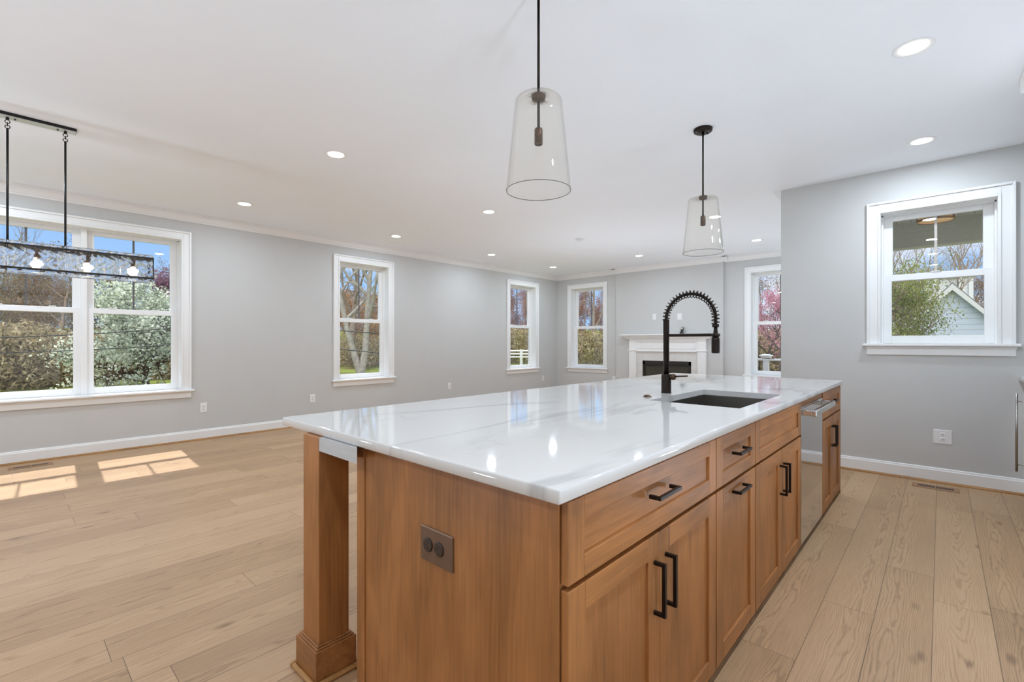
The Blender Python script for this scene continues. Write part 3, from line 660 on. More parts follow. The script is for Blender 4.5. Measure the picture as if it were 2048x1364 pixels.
for k, xx in enumerate((cx0-.557, cx0-.278, cx0, cx0+.276, cx0+.555)):
    MB().lathe([(.008, 1.94), (.017, 1.935), (.018, 1.90), (.014, 1.868)], (xx, cY, 0), 20).build('socket', M_BRONZE2, ch)
    MB().lathe([(.012, 1.870), (.014, 1.860), (.024, 1.835), (.027, 1.818), (.022, 1.80), (.010, 1.790), (.001, 1.788)], (xx, cY, 0), 24).build('bulb', M_BULB, ch)
    ld = bpy.data.lights.new('bulb_light', 'POINT'); ld.energy = BULB_W; ld.shadow_soft_size = .03; ld.color = (.93, .97, 1.0)
    lo = bpy.data.objects.new('bulb_light', ld); C.objects.link(lo); lo.parent = ch; lo.location = (xx-cx0, 0, 1.828-H)

# ------------------------------------------------------------------ outlets, switches, registers
def outlet(mapf, s, z, label, w=.076, h=.122, dark=M_SLOT):
    p0 = mapf(s, s, 0, 0); o = thing('wall_outlet', (p0[0], p0[2], z), label, 'outlet')
    mb = MB(); mb.box(*mapf(s-w/2, s+w/2, -.006, 0), z-h/2, z+h/2, .002); mb.build('plate', M_PLASTIC, o)
    for q in (.021, -.021):
        mb = MB(); mb.box(*mapf(s-.0165, s+.0165, -.0085, -.004), z+q-.015, z+q+.015, .003); r = mb.build('receptacle', M_PLASTIC, o)
        mb = MB()
        for a, b, c, d in ((-.008, -.0055, -.003, .007), (.0055, .008, -.003, .006), (-.0025, .0025, -.011, -.0065)): mb.box(*mapf(s+a, s+b, -.0092, -.008), z+q+c, z+q+d)
        mb.build('slot', dark, r)
    return o
outlet(mapL, 1.772, .41, 'white wall outlet just right of the double window')
outlet(mapL, 3.194, .405, 'white wall outlet left of the single middle window')
outlet(mapL, 5.876, .41, 'white wall outlet between the middle window and the corner window')
outlet(mapL, 8.767, .40, 'white wall outlet in the far corner right of the last long-wall window')
outlet(mapR, -.011, .412, 'white wall outlet below the square kitchen window', .122, .122)
mapB = lambda a, b, n0, n1: (XB+n0, XB+n1, a, b)
outlet(mapF, 5.42, .43, 'white wall outlet low beside the chimney breast, just above the countertop edge')
outlet(mapB, 4.423, 1.785, 'small white outlet above the mantel, left of the other plate')
sw = thing('wall_switch', (XB, 3.884, 1.77), 'white switch plate above the mantel, right of the small outlet', 'switch')
B(XB-.006, XB, 3.884-.045, 3.884+.045, 1.705, 1.835, .002).build('plate', M_PLASTIC, sw)
B(XB-.011, XB-.004, 3.884-.017, 3.884+.017, 1.737, 1.803, .002).build('rocker', M_TRIM, sw)
M_REG = simple('wood_register', S(158, 118, 84), .5, var=.1)
def register(x0, x1, y0, y1, along, label):
    r = thing('floor_register', ((x0+x1)/2, (y0+y1)/2, 0), label, 'floor vent')
    mb = MB(); mb.box(x0, x1, y0, y1, 0, .005, .002); mb.build('frame', M_REG, r)
    mb = MB(); n = 18
    for k in range(n):
        t = .13+.74*(k+.5)/n + (.012 if k >= 9 else -.012)
        if along == 'y': a = y0+(y1-y0)*t; mb.box(x0+(x1-x0)*.28, x0+(x1-x0)*.72, a-.0046, a+.0046, .004, .0056)
        else: a = x0+(x1-x0)*t; mb.box(a-.0046, a+.0046, y0+(y1-y0)*.28, y0+(y1-y0)*.72, .004, .0056)
    mb.build('slots', M_SLOT, r)
register(.05, .37, 6.71, 6.84, 'x', 'oak floor vent register along the baseboard under the double window')
register(5.36, 5.50, -.117, .187, 'y', 'oak floor vent register in front of the kitchen wall outlet')

# ------------------------------------------------------------------ fireplace
YM = 4.158
fp = thing('fireplace', (XB, YM, 0), 'white painted mantel fireplace with pale marble surround and black firebox', 'fireplace')
mb = MB(); mb.box(XB-.16, XB, YM-1.0, YM+1.0, 1.396, 1.424, .005); mb.box(XB-.135, XB, YM-.965, YM+.965, 1.376, 1.396, .004); mb.box(XB-.11, XB, YM-.93, YM+.93, 1.352, 1.376, .006); mb.box(XB-.085, XB, YM-.89, YM+.89, 1.322, 1.352, .006)
mb.build('mantel_shelf', M_TRIM, fp)
mb = MB(); mb.box(XB-.05, XB, YM-.68, YM+.68, 1.075, 1.322, .002); mb.box(XB-.058, XB, YM-.60, YM+.60, 1.262, 1.276, .003); mb.box(XB-.058, XB, YM-.60, YM+.60, 1.12, 1.134, .003); mb.box(XB-.058, XB, YM-.60, YM-.586, 1.12, 1.276, .003); mb.box(XB-.058, XB, YM+.586, YM+.60, 1.12, 1.276, .003); mb.box(XB-.062, XB, YM-.66, YM+.66, 1.058, 1.08, .004)
mb.build('frieze', M_TRIM, fp)
for s in (-1, 1):
    mb = MB(); a, b = sorted((YM+s*.655, YM+s*.815))
    mb.box(XB-.07, XB, a, b, 0, 1.322, .003); mb.box(XB-.085, XB, a-.015, b+.015, 0, .16, .004); mb.box(XB-.085, XB, a-.018, b+.018, 1.075, 1.098, .004)
    for q in (.2, .5, .8): mb.box(XB-.075, XB, a+(b-a)*q-.009, a+(b-a)*q+.009, .2, 1.04, .003)
    mb.build('pilaster', M_TRIM, fp)
mb = MB(); mb.box(XB-.03, XB, YM+.518, YM+.655, 0, 1.06); mb.box(XB-.03, XB, YM-.655, YM-.518, 0, 1.06); mb.box(XB-.03, XB, YM-.518, YM+.518, .868, 1.06); mb.box(XB-.03, XB, YM-.518, YM+.518, 0, .12)
mb.build('marble_surround', M_MARBLE, fp)
mb = MB(); mb.box(XB-.034, XB, YM-.518, YM+.518, .79, .868, .002); mb.box(XB-.034, XB, YM-.518, YM+.518, .12, .19, .002); mb.box(XB-.034, XB, YM-.518, YM-.468, .12, .868, .002); mb.box(XB-.034, XB, YM+.468, YM+.518, .12, .868, .002)
mb.box(XB-.040, XB, YM-.5, YM+.5, .772, .782, .001)
fb = mb.build('firebox', M_FIRE, fp); B(XB-.012, XB-.004, YM-.468, YM+.468, .19, .79).build('glass', M_FIREG, fb)
rm = thing('remote_control', (XB-.09, 3.80, 1.424), 'small dark remote leaning in its stand on the mantel shelf', 'remote control')
mb = MB(); poly = [(-.030, 0), (.030, 0), (.026, .022), (-.026, .026)]; mb.prism(poly, lambda p, q, a: (XB-.09+p, a, 1.4242+q), 3.775, 3.835); mb.build('stand', M_BLACK, rm)
mb = MB(); poly = [(-.016, .012), (.004, .008), (.046, .118), (.028, .126)]; mb.prism(poly, lambda p, q, a: (XB-.09+p, a, 1.4242+q), 3.780, 3.830); mb.build('handset', M_FIRE, rm)
mb = MB(); poly = [(.012, .088), (.0145, .087), (.0265, .118), (.024, .119)]; mb.prism(poly, lambda p, q, a: (XB-.093+p, a, 1.4242+q), 3.788, 3.822); mb.build('screen', M_NICKEL, rm)

# ------------------------------------------------------------------ right-hand kitchen run (only its edges show)
kc = counter_mesh('kitchen_countertop', 4.68, XR-.001, Y0+.001, -.470, .967, .935, M_QUARTZ)
tag(kc, 'corner of a white quartz countertop at the right frame edge', 'countertop')
bc = thing('beverage_cooler', (5.10, -.8, 0), 'stainless undercounter cooler at the right frame edge, only its bar handle showing', 'cooler')
B(4.70, 5.52, Y0+.002, -.512, .08, .934).build('body', M_SLOT, bc); B(4.71, 5.51, -.513, -.492, .10, .93, .003).build('door', M_STEEL, bc); B(4.72, 5.50, Y0+.05, -.56, 0, .08).build('toe_kick', M_BLACK, bc)
mb = MB(); mb.tube([(5.10, -.415, .291), (5.10, -.415, .870)], .0075, 16)
for z in (.342, .812): mb.tube([(5.10, -.415, z), (5.10, -.493, z)], .0045, 10)
mb.build('handle', M_NICKEL, bc)
tag(B(5.521, XR-.002, Y0+.002, -.50, 0, .934, .001).build('filler_cabinet', M_TRIM), 'white filler cabinet under the right countertop against the kitchen wall', 'cabinet')
tcb = thing('tall_cabinet', (3.9, -.8, 0), 'tall white cabinet at the right frame edge, only its crown tip showing', 'cabinet')
B(3.45, 4.235, Y0+.001, -.440, 0, H-.09, .002).build('body', M_TRIM, tcb)
mb = MB(); pr = [(p*.98, H+z*.95-.0005) for p, z in CP]; mb.prism(pr, lambda p, z, a: (a, -.440+p, z), 3.45, 4.235+.078); mb.prism(pr, lambda p, z, a: (4.235+p, a, z), Y0+.002, -.440+.078); mb.build('crown', M_TRIM, tcb)

# ------------------------------------------------------------------ outdoors: ground, porch, buildings
def gz(x, y):
    d = math.hypot(x-3, y-2); return -.55 + max(0, d-32)*.05 + .12*math.sin(x*.31)*math.cos(y*.27)
gm = MB(); n = 60; ext = 130
for j in range(n+1):
    for i in range(n+1):
        x, y = -ext+2*ext*i/n, -ext+2*ext*j/n; gm.v.append((x, y, gz(x, y) if math.hypot(x-3, y-2) > 14 else -.55))
for j in range(n):
    for i in range(n): a = j*(n+1)+i; gm.f.append([a, a+1, a+n+2, a+n+1]); gm.m.append(0); gm.sm.append(True)
mg, t, p = newmat('spring_grass'); p.inputs['Roughness'].default_value = 1; p.inputs['Specular IOR Level'].default_value = 0
g = N(t, 'ShaderNodeNewGeometry'); n1 = N(t, 'ShaderNodeTexNoise'); n1.inputs['Scale'].default_value = .35; n1.inputs['Detail'].default_value = 8; L(t, g.outputs['Position'], n1.inputs['Vector'])
r = N(t, 'ShaderNodeValToRGB'); L(t, n1.outputs[0], r.inputs[0]); k = r.color_ramp.elements; k[0].position = .35; k[0].color = S(96, 84, 60); k[1].position = .65; k[1].color = S(128, 140, 66); q = k.new(.5); q.color = S(110, 118, 58)
L(t, r.outputs[0], p.inputs['Base Color'])
struct(gm.build('ground', mg))
M_PORCH = simple('grey_porch_paint', S(205, 204, 202), .6, var=.03)
M_PORCHW = simple('porch_trim_white', S(208, 208, 206), .5)
mb = MB(); pz = 2.80
for k in range(30): y = -3.2+.145*k; mb.box(XR+WT, 8.05, y+.003, y+.142, pz, pz+.02)
mb.box(XR+WT, 8.25, -3.4, 1.15, pz+.02, pz+.06)
struct(mb.build('porch_ceiling', M_PORCH))
mb = MB(); mb.box(8.0, 8.16, -3.4, 1.15, 2.505, 2.80); mb.box(7.985, 8.0, -3.4, 1.15, 2.68, 2.80); bb = struct(mb.build('porch_beam', M_PORCH))
B(7.99, 8.17, -3.4, 1.15, 2.482, 2.505, .003).build('beam_trim', M_PORCHW, bb)
pc = MB(); pc.box(8.0, 8.16, -3.36, -3.2, -.55, 2.482, .004); pc.box(8.0, 8.16, .95, 1.11, -.55, 2.482, .004) if False else None
struct(pc.build('porch_column', M_PORCHW))
struct(B(XR+WT, 8.3, -3.4, 1.05, -.60, -.30).build('porch_floor', M_PORCH))
lx, ly, _ = at(1871, 5.2); M_COPPER = simple('copper_metal', S(150, 104, 66), .3, .8)
M_AMB = simple('amber_glass', S(222, 172, 118), .15, var=.1); p = M_AMB.node_tree.nodes['Principled BSDF']; p.inputs['Emission Color'].default_value = (1, .62, .3, 1); p.inputs['Emission Strength'].default_value = .25
pn = thing('porch_light', (lx, ly, pz), 'flush drum porch lantern with amber glass seen at the top of the kitchen window', 'porch light')
MB().lathe([(.001, pz-.02), (.17, pz-.02), (.17, pz)], (lx, ly, 0), 32).build('canopy', M_COPPER, pn)
MB().lathe([(.148, pz-.02), (.148, pz-.20), (.001, pz-.202)], (lx, ly, 0), 32, capped=False).build('glass_drum', M_AMB, pn)
mb = MB()
for z in (pz-.205, pz-.115, pz-.03): mb.lathe([(.150, z), (.166, z), (.166, z+.02), (.150, z+.02)], (lx, ly, 0), 32, closed=True)
for k in range(8): a = math.pi/4*k+.3; c_, s_ = math.cos(a), math.sin(a); mb.tube([(lx+.16*c_, ly+.16*s_, pz-.2), (lx+.16*c_, ly+.16*s_, pz)], .006, 6)
mb.build('cage', M_COPPER, pn)
# shed with a steep gable
def lapmat(name, col):
    m, t, p = newmat(name); p.inputs['Roughness'].default_value = .7
    g = N(t, 'ShaderNodeTexCoord'); s = N(t, 'ShaderNodeSeparateXYZ'); L(t, g.outputs['Object'], s.inputs[0])
    a = N(t, 'ShaderNodeMath', operation='DIVIDE'); L(t, s.outputs[2], a.inputs[0]); a.inputs[1].default_value = .205
    f_ = N(t, 'ShaderNodeMath', operation='FRACT'); L(t, a.outputs[0], f_.inputs[0])
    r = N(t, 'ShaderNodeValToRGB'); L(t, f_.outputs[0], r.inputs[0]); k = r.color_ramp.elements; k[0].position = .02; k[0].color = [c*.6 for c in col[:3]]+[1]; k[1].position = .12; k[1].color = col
    L(t, r.outputs[0], p.inputs['Base Color'])
    b = N(t, 'ShaderNodeBump'); b.inputs['Distance'].default_value = .02; L(t, f_.outputs[0], b.inputs['Height']); b.invert = True; L(t, b.outputs[0], p.inputs['Normal']); return m
XS = 24.0; q = XS/14.0
zs = lambda z: CAMZ+(z-CAMZ)*q
sa, za, yl, zl = -.182*q, zs(2.50), .36*q, zs(1.86)      # apex y, apex z, left eave
hw = yl-sa+.12
sh = thing('shed', (XS+1.5, sa, -.55), 'blue-grey clapboard shed with a steep white-edged gable outside the kitchen window', 'shed')
mb = MB(); sl_ = (za-zl)/(yl-sa); zw = za-.10-sl_*(hw-.12)
mb.prism([(sa-hw+.12, -.55), (sa+hw-.12, -.55), (sa+hw-.12, zw), (sa, za-.10), (sa-hw+.12, zw)], lambda p, z, a: (a, p, z), XS, XS+4)
mb.build('wall', lapmat('blue_grey_clapboard', S(184, 193, 206)), sh)
M_ROOF = simple('shingle_roof', S(112, 108, 104), .8, var=.15, scale=6)
mb = MB(); rk = MB()
for s in (-1, 1):
    e_y, e_z = sa+s*(hw+.12), za-sl_*(hw+.12); tk = .10
    mb.prism([(sa, za), (e_y, e_z), (e_y, e_z+tk*.6), (sa, za+tk*.9)], lambda p, z, a: (a, p, z), XS-.22, XS+4.2)
    rk.prism([(sa, za+.03), (e_y, e_z+.03), (e_y, e_z-.15), (sa, za-.20)], lambda p, z, a: (a, p, z), XS-.26, XS-.20)
    rk.prism([(sa, za-.06), (e_y, e_z-.06), (e_y, e_z-.10), (sa, za-.10)], lambda p, z, a: (a, p, z), XS-.22, XS+.05)
mb.build('roof', M_ROOF, sh); rk.build('rake_board', M_PORCHW, sh)
wh = thing('white_house', (41, -.35, -.55), 'white house tower with corner boards rising behind the shed gable', 'house')
hy = -.36; M_WHITE = simple('white_siding', S(226, 226, 228), .6)
mb = MB(); mb.box(40, 44, hy-.95, hy+1.05, -.3, 5.3); mb.build('wall', lapmat('white_clapboard', S(222, 222, 224)), wh)
mb = MB()
for yy in (hy-1.0, hy-.55, hy+.62, hy+1.0): mb.box(39.9, 40, yy-.1, yy+.1, -.3, 5.3)
mb.build('corner_board', M_WHITE, wh)
mb = MB(); mb.box(39.7, 44.3, hy-1.2, hy+1.3, 5.3, 5.4); mb.build('cornice', M_WHITE, wh)
# deck rail outside the fireplace-wall window
dr = thing('deck_railing', (11, 2.73, -.2), 'white deck railing with a capped post and thin black balusters outside the far right window', 'railing')
yk = 2.74
mb = MB(); mb.box(10.955, 11.045, yk-.055, yk+.055, -.2, .90, .006); ps = mb.build('post', M_WHITE, dr)
mb = MB(); mb.box(10.90, 11.10, yk-.11, yk+.11, .955, .985, .006); mb.box(10.92, 11.08, yk-.085, yk+.085, .925, .955, .006); mb.box(10.93, 11.07, yk-.07, yk+.07, .985, 1.0, .01); mb.build('post_cap', M_WHITE, ps)
B(10.94, 11.06, .9, 5.2, .865, .905, .006).build('top_rail', M_WHITE, dr); B(10.96, 11.04, .9, 5.2, -.05, -.01, .004).build('bottom_rail', M_WHITE, dr)
for k in range(11):
    y = yk+.13+.075*k; B(10.991, 11.009, y-.009, y+.009, -.02, .87).build('baluster', M_BLACK, dr)
struct(B(XF+WT, 11.15, .9, 5.2, -.30, -.2).build('deck_floor', simple('deck_boards', S(168, 160, 150), .7)))

# ------------------------------------------------------------------ trees
def fast_mesh(name, V, Fq, mat):
    me = bpy.data.meshes.new(name); V = np.asarray(V, np.float32); Fq = np.asarray(Fq, np.int32)
    me.vertices.add(len(V)); me.vertices.foreach_set('co', V.ravel())
    me.loops.add(Fq.size); me.loops.foreach_set('vertex_index', Fq.ravel())
    me.polygons.add(len(Fq)); me.polygons.foreach_set('loop_start', np.arange(0, Fq.size, 4, dtype=np.int32))
    me.update(calc_edges=True); me.materials.append(mat); return me
def grow(seed, h, levels=4, kids=(7, 5, 4, 3), trunk=.22, ang=(35, 65), ratio=(.62, .5, .5, .5), up=.25, start=.25, wob=.12, fork=None, lean=(0, 0)):
    rng = random.Random(seed); out = []; tips = []
    def br(p, d, Ln, r, lv):
        nseg = 6 if lv == 0 else (5 if lv < 3 else 3); pts = [p]; rad = [r]; q = p.copy(); dd = d.copy()
        for k in range(nseg):
            j = Vector((rng.gauss(0, 1), rng.gauss(0, 1), rng.gauss(0, 1)))*wob*(1 if lv else .45)
            dd = (dd+j+Vector((0, 0, up*.25 if lv else .1))).normalized(); q = q+dd*(Ln/nseg); pts.append(q.copy()); rad.append(max(.004, r*(1-.75*(k+1)/nseg)))
        out.append((pts, rad, 6 if lv == 0 else (4 if lv < 3 else 3)))
        if lv >= levels-1: tips.extend([(a, lv) for a in pts[1:]]); return
        if lv >= levels-2: tips.extend([(a, lv) for a in pts[2:]])
        for k in range(kids[lv]):
            t = start+(1-start)*(k+rng.random())/kids[lv] if lv == 0 else .25+.75*(k+rng.random())/kids[lv]
            i = min(nseg-1, int(t*nseg)); b = pts[i].lerp(pts[i+1], t*nseg-i)
            td = (pts[i+1]-pts[i]).normalized(); az = rng.random()*6.283; an = math.radians(rng.uniform(*ang))
            s1 = td.orthogonal().normalized(); s2 = td.cross(s1); nd = td*math.cos(an)+(s1*math.cos(az)+s2*math.sin(az))*math.sin(an)
            br(b, nd.normalized(), Ln*ratio[lv]*rng.uniform(.75, 1.15)*(1.1-.5*t if lv == 0 else 1), rad[i]*.62, lv+1)
    if fork:
        for a, t_ in fork: br(Vector((0, 0, -.1)), Vector((a[0], a[1], 1)).normalized(), h*t_, trunk, 0)
    else: br(Vector((0, 0, -.1)), Vector((lean[0], lean[1], 1)).normalized(), h*.8, trunk, 0)
    return out, tips
def wood_mesh(name, out, mat):
    V = []; Fq = []
    for pts, rad, n in out:
        b = len(V); m = len(pts); upv = None
        for i, p in enumerate(pts):
            t_ = (pts[min(i+1, m-1)]-pts[max(i-1, 0)]).normalized(); x = t_.orthogonal().normalized() if upv is None else (upv-t_*upv.dot(t_)).normalized(); upv = x; y = t_.cross(x)
            for k in range(n): a = 6.28318*k/n; V.append(p+x*(rad[i]*math.cos(a))+y*(rad[i]*math.sin(a)))
        for i in range(m-1):
            for k in range(n): Fq.append((b+i*n+k, b+i*n+(k+1) % n, b+(i+1)*n+(k+1) % n, b+(i+1)*n+k))
    return fast_mesh(name, [tuple(v) for v in V], Fq, mat)
def cards(name, centers, size, aspect, mat, seed, jit, flat=0.0):
    rng = np.random.RandomState(seed); c = np.asarray(centers, float); n = len(c); c = c+rng.randn(n, 3)*jit
    a = rng.randn(n, 3); a[:, 2] *= (1-flat); a /= np.linalg.norm(a, axis=1)[:, None]; b = rng.randn(n, 3); b -= a*(a*b).sum(1)[:, None]; b /= np.linalg.norm(b, axis=1)[:, None]
    s = size*(.6+.8*rng.rand(n))[:, None]; a = a*s; b = b*s*aspect
    V = np.stack([c-a*.5, c-b*.5, c+a*.5, c+b*.5], 1).reshape(-1, 3)
    return fast_mesh(name, V, np.arange(4*n).reshape(n, 4), mat)
M_BARK = simple('grey_brown_bark', S(140, 124, 110), .9, var=.25, scale=8); M_BARKD = simple('dark_bark', S(74, 62, 55), .9, var=.25, scale=8)
M_TWIG = leafmat('brown_twigs', [S(84, 70, 60), S(132, 110, 90), S(170, 144, 118)], 1.0, .3)
M_TWIGG = leafmat('olive_twigs', [S(84, 76, 58), S(126, 116, 86), S(162, 150, 112)], 1.0, .3)
M_RUST = leafmat('rust_leaves', [S(120, 92, 66), S(170, 130, 92), S(196, 164, 122)], .8, .4)
M_RED = leafmat('red_buds', [S(112, 84, 74), S(156, 116, 102), S(186, 150, 130)], .9, .4)
M_PINK = leafmat('pink_blossom', [S(160, 100, 122), S(200, 130, 152), S(226, 178, 190)], 2.0, .45)
M_PALE = leafmat('pale_blossom', [S(112, 122, 98), S(180, 190, 166), S(220, 226, 206), S(244, 245, 234)], 1.6, .45)
M_GREEN = leafmat('green_leaves', [S(96, 108, 48), S(142, 152, 80), S(196, 200, 140)], 2.2, .45)
M_PURP = leafmat('plum_leaves', [S(84, 56, 74), S(128, 88, 106), S(150, 112, 124)], 2.0, .3)
M_BUSH = leafmat('bramble', [S(86, 76, 60), S(134, 120, 94), S(172, 158, 122), S(200, 184, 150)], 1.6, .35)
def proto(name, grown, bark, leaf=None, seed=1):
    out, tips = grown
    r = bpy.data.objects.new(name, None); r.empty_display_size = .2
    parts = [('trunk', wood_mesh('trunk', out, bark))]
    if leaf:
        lm, per, size, asp, jit = leaf[:5]; zmin = leaf[5] if len(leaf) > 5 else 0
        cc = [tuple(p) for p, lv in tips if p.z > zmin]; cc = cc*per if per >= 1 else random.Random(seed).sample(cc, int(len(cc)*per))
        parts.append(('foliage', cards('foliage', cc, size, asp, lm, seed, jit)))
    return (name, parts)
def plant(pr, loc, label, cat='tree', group=None, rz=0, s=1):
    name, parts = pr
    r = thing(name, (loc[0], loc[1], gz(loc[0], loc[1])-.02), label, cat, group); r.rotation_euler = (0, 0, rz); r.scale = (s, s, s) if not isinstance(s, tuple) else s
    for nm, me in parts:
        ob = bpy.data.objects.new(nm, me); C.objects.link(ob); ob.parent = r
    return r
P_WOODS = proto('woodland_tree', grow(3, 9, 4, (13, 6, 4, 3), .17, (30, 65), (.5, .5, .5, .5), .3, .12), M_BARK, (M_TWIG, 5, .17, .28, .22))
P_WOODS2 = proto('woodland_tree', grow(8, 8, 4, (13, 6, 4, 3), .14, (30, 70), (.5, .5, .5, .5), .3, .10), M_BARKD, (M_TWIGG, 5, .17, .30, .22))
P_RUST = proto('rust_tree', grow(5, 8.5, 4, (12, 6, 4, 3), .15, (30, 65), (.5, .5, .5, .5), .3, .15), M_BARK, (M_RUST, 6, .17, .6, .25))
P_RED = proto('red_budding_tree', grow(11, 8.5, 4, (12, 6, 4, 3), .15, (28, 60), (.5, .5, .5, .5), .35, .15), M_BARK, (M_RED, 6, .15, .6, .22))
P_BARE = proto('bare_tree', grow(17, 14, 5, (9, 5, 4, 3), .30, (28, 55), (.55, .55, .55, .55), .3, .28, .14), M_BARK)
P_FORK = proto('forked_bare_tree', grow(21, 11, 5, (8, 5, 4, 3), .22, (28, 55), (.5, .55, .55, .5), .25, .3, .14, fork=(((-.22, .16), .8), ((.12, -.09), .95))), simple('pale_grey_bark', S(150, 144, 134), .9, var=.25, scale=5))
P_PALE = proto('blossoming_tree', grow(29, 5.4, 4, (22, 8, 5, 3), .20, (40, 80), (.62, .55, .5, .5), .12, .10, .16), M_BARKD, (M_PALE, 6, .135, .7, .2, -.1))
P_PINK = proto('pink_redbud_tree', grow(33, 6, 5, (9, 5, 4, 3), .14, (30, 65), (.62, .55, .55, .5), .2, .2, .2), M_BARKD, (M_PINK, 3, .075, .8, .10))
P_GREEN = proto('leafy_tree', grow(41, 4.2, 4, (16, 7, 5, 3), .12, (55, 88), (.62, .5, .5, .5), .05, .2, .13), M_BARK, (M_GREEN, 9, .052, .55, .09))
P_PLUM = proto('plum_tree', grow(43, 6, 4, (12, 6, 4, 3), .12, (30, 60), (.5, .5, .5, .5), .3, .25), M_BARKD, (M_PURP, 6, .16, .7, .2))
def bush_centers(seed, n, rx, rz_):
    rng = np.random.RandomState(seed); p = rng.randn(n, 3); p /= np.linalg.norm(p, axis=1)[:, None]; p *= (rng.rand(n)**.45)[:, None]; p[:, 0] *= rx; p[:, 1] *= rx; p[:, 2] = np.abs(p[:, 2])*rz_; return p
def bush(name, seed, n, rx, rz_, mat, size, asp):
    rng = random.Random(seed); out = []
    for k in range(14):
        a = rng.random()*6.28; r = rng.random()*rx*.7; pts = [Vector((0, 0, 0)), Vector((r*.4*math.cos(a), r*.4*math.sin(a), rz_*.4)), Vector((r*math.cos(a), r*math.sin(a), rz_*.85))]
        out.append((pts, [.025, .016, .006], 4))
    return (name, [('stem', wood_mesh('stem', out, M_BARKD)), ('foliage', cards('foliage', bush_centers(seed, n, rx, rz_), size, asp, mat, seed, .05))])
P_BUSH = bush('thicket_shrub', 51, 6500, 2.4, 2.6, M_BUSH, .20, .3); P_BUSHG = bush('green_shrub', 52, 6500, 1.8, 1.9, M_TWIGG, .15, .6)
rng = random.Random(7)
# through the double window
G1 = 'brown trees in the woods beyond the double window'; LB1 = 'bare brown woodland tree in the woods seen through the double window'
for k, (u, d) in enumerate(((-40, 27), (25, 30), (75, 33), (120, 28), (165, 36), (5, 40), (60, 43), (110, 46), (215, 40), (300, 42), (-25, 35), (345, 36), (150, 44))):
    plant(P_WOODS if k % 2 else P_WOODS2, at(u, d), LB1, 'tree', G1, rng.random()*6, rng.uniform(.75, .92))
for k, (u, d) in enumerate(((-20, 21), (30, 22), (80, 23), (-45, 19), (125, 24), (10, 18.5), (60, 19.5), (175, 25), (345, 24), (230, 25))):
    plant(P_BUSH, at(u, d), 'tangled brown thicket shrub at the foot of the woods beyond the double window', 'shrub', 'thicket beyond the double window', rng.random()*6, rng.uniform(.9, 1.15))
plant(P_PALE, at(292, 17.5), 'pale grey-green blossoming tree filling the right half of the double window', 'tree', None, .6, (.72, .72, .70))
plant(P_PLUM, at(322, 26), 'plum-coloured tree top peeking above the blossoming tree', 'tree', None, 1.0, 1.0)
plant(P_BARE, at(56, 48), 'tall thin bare tree rising into the sky at the left of the double window', 'tree', None, .3, (.55, .55, .95))
# through the middle window
plant(P_FORK, at(722, 27), 'forked pale grey tree trunk standing in grass outside the middle window', 'tree', None, .2, 1.0)
plant(P_BARE, at(700, 34), 'bare tree with spreading branches behind the forked trunk', 'tree', None, 1.7, .85)
for u, d, s in ((655, 40, .70), (700, 44, .74), (745, 41, .70), (780, 45, .74), (720, 38, .6)):
    plant(P_RUST, at(u, d), 'rust-brown leafy tree in the woods seen through the middle window', 'tree', 'rust trees beyond the middle window', rng.random()*6, s)
for u, d in ((665, 36), (725, 34.5), (770, 36)): plant(P_BUSH, at(u, d), 'brown brush at the edge of the woods outside the middle window', 'shrub', 'brush beyond the middle window', rng.random()*6, .9)
# far corner windows
for u, d, s in ((1015, 46, .76), (1045, 42, .70), (1075, 47, .8)): plant(P_RED, at(u, d), 'reddish budding tree seen through the long-wall window by the corner', 'tree', 'red trees beyond the corner window', rng.random()*6, s)
for u, d in ((1022, 38), (1052, 39)): plant(P_BUSH, at(u, d), 'dark brush behind the white fence', 'shrub', 'brush behind the white fence', rng.random()*6, (1, 1, 1.1))
for u, d, s in ((1140, 44, .74), (1175, 41, .70), (1210, 45, .74), (1235, 42, .70)): plant(P_RED, at(u, d), 'reddish budding tree seen through the window left of the fireplace', 'tree', 'red trees beyond the window left of the fireplace', rng.random()*6, s)
plant(P_BARE, at(1187, 36), 'slim bare trunk in front of the red trees left of the fireplace', 'tree', None, .5, (.45, .45, .8))
for u, d in ((1150, 27), (1185, 26), (1215, 27.5)): plant(P_BUSH, at(u, d), 'tangled brown hedge shrub outside the window left of the fireplace', 'shrub', 'hedge outside the window left of the fireplace', rng.random()*6, .95)
plant(P_BUSHG, at(1207, 22), 'green shrub at the right edge of the window left of the fireplace', 'shrub', None, 0, .8)
# pink tree
plant(P_PINK, at(1556, 17), 'pink blossoming redbud tree behind the deck railing', 'tree', None, 2.2, .62)
plant(P_PINK, at(1528, 22), 'second pink redbud tree farther behind the deck railing', 'tree', None, .4, .68)
plant(P_BARE, at(1562, 26), 'bare tree with branches against the sky above the pink redbuds', 'tree', None, 1.1, .62)
for u, d in ((1510, 27), (1545, 26), (1580, 28)): plant(P_BUSH, at(u, d), 'brown brush low behind the pink trees', 'shrub', 'brush behind the pink trees', rng.random()*6, 1)
plant(P_WOODS, at(1530, 40), 'brown woodland tree farthest behind the pink trees', 'tree', None, .4, .8)
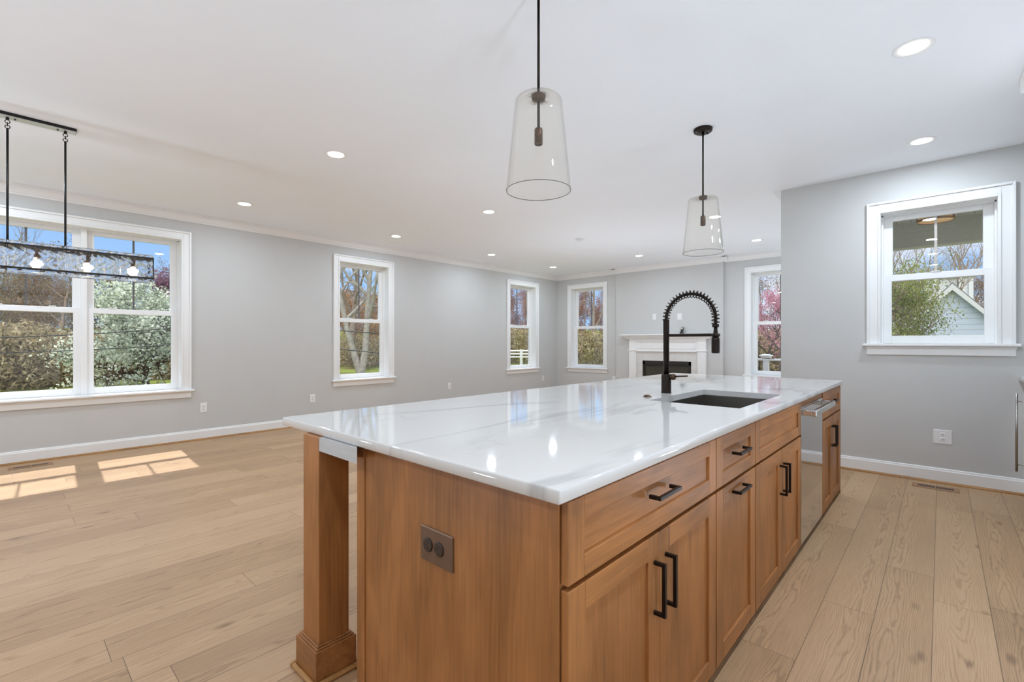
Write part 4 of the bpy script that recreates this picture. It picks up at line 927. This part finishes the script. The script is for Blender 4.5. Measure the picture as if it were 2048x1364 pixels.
# kitchen window
plant(P_GREEN, at(1748, 9.6), 'green leafy tree with level branches at the left of the kitchen window', 'tree', None, 1.2, (.64, .64, .98))
for u, d, s, lb in ((1850, 30, .62, 'bare tree standing left behind the shed gable'), (1912, 30, .6, 'bare tree rising directly above the shed gable'), (1950, 33, .68, 'bare tree standing right behind the shed gable'), (1800, 36, .64, 'bare tree behind the green leafy tree')):
    plant(P_BARE, at(u, d), lb, 'tree', None, rng.random()*6, s)
for u, d, s in ((1830, 45, .8), (1985, 36, .75), (1960, 30, .62), (1800, 42, .8)): plant(P_WOODS, at(u, d), 'brown woodland tree in the background of the kitchen window', 'tree', 'woodland trees beyond the kitchen window', rng.random()*6, s)
# white fence and power lines
fe = thing('paddock_fence', at(1040, 33, gz(*at(1040, 33)[:2])), 'white three-rail fence on the grass outside the corner window', 'fence')
fx0 = at(1005, 33); fx1 = at(1080, 33); z0 = gz(*at(1040, 33)[:2])
for z in (.66, .88, 1.10): MB().tube([(fx0[0], fx0[1], z0+z), (fx1[0], fx1[1], z0+z)], .05, 4, smooth=False).build('rail', M_WHITE, fe)
for k in range(3):
    t_ = (k+.25)/2.5; x, y = fx0[0]+(fx1[0]-fx0[0])*t_, fx0[1]+(fx1[1]-fx0[1])*t_; B(x-.07, x+.07, y-.07, y+.07, z0-.1, z0+1.2).build('post', M_WHITE, fe)
po1 = at(520, 12.5); pole = MB(); pole.tube([(po1[0], po1[1], -.6), (po1[0], po1[1], 2.6)], [.12, .10], 12)
tag(pole.build('utility_pole', M_BARKD), 'short wooden utility pole hidden behind the long wall', 'pole')
for k, (zl_, zp_, zr_, lb) in enumerate(((1.37, 1.86, 1.45, 'upper black overhead wire crossing in front of the trees'), (.98, 1.40, .9, 'lower black overhead wire crossing in front of the trees'))):
    pts = []
    for (ua, za_), (ub, zb_) in (((-140, zl_-.02), (520, zp_)), ((520, zp_), (900, zr_))):
        A, Bp = Vector(at(ua, 12.5, za_)), Vector(at(ub, 12.5, zb_))
        for j in range(13): s = j/12; q_ = A.lerp(Bp, s); q_.z -= .20*4*s*(1-s)*.6; pts.append(q_)
    tag(MB().tube(pts, .013, 6).build('power_line', M_BLACK), lb, 'wire')
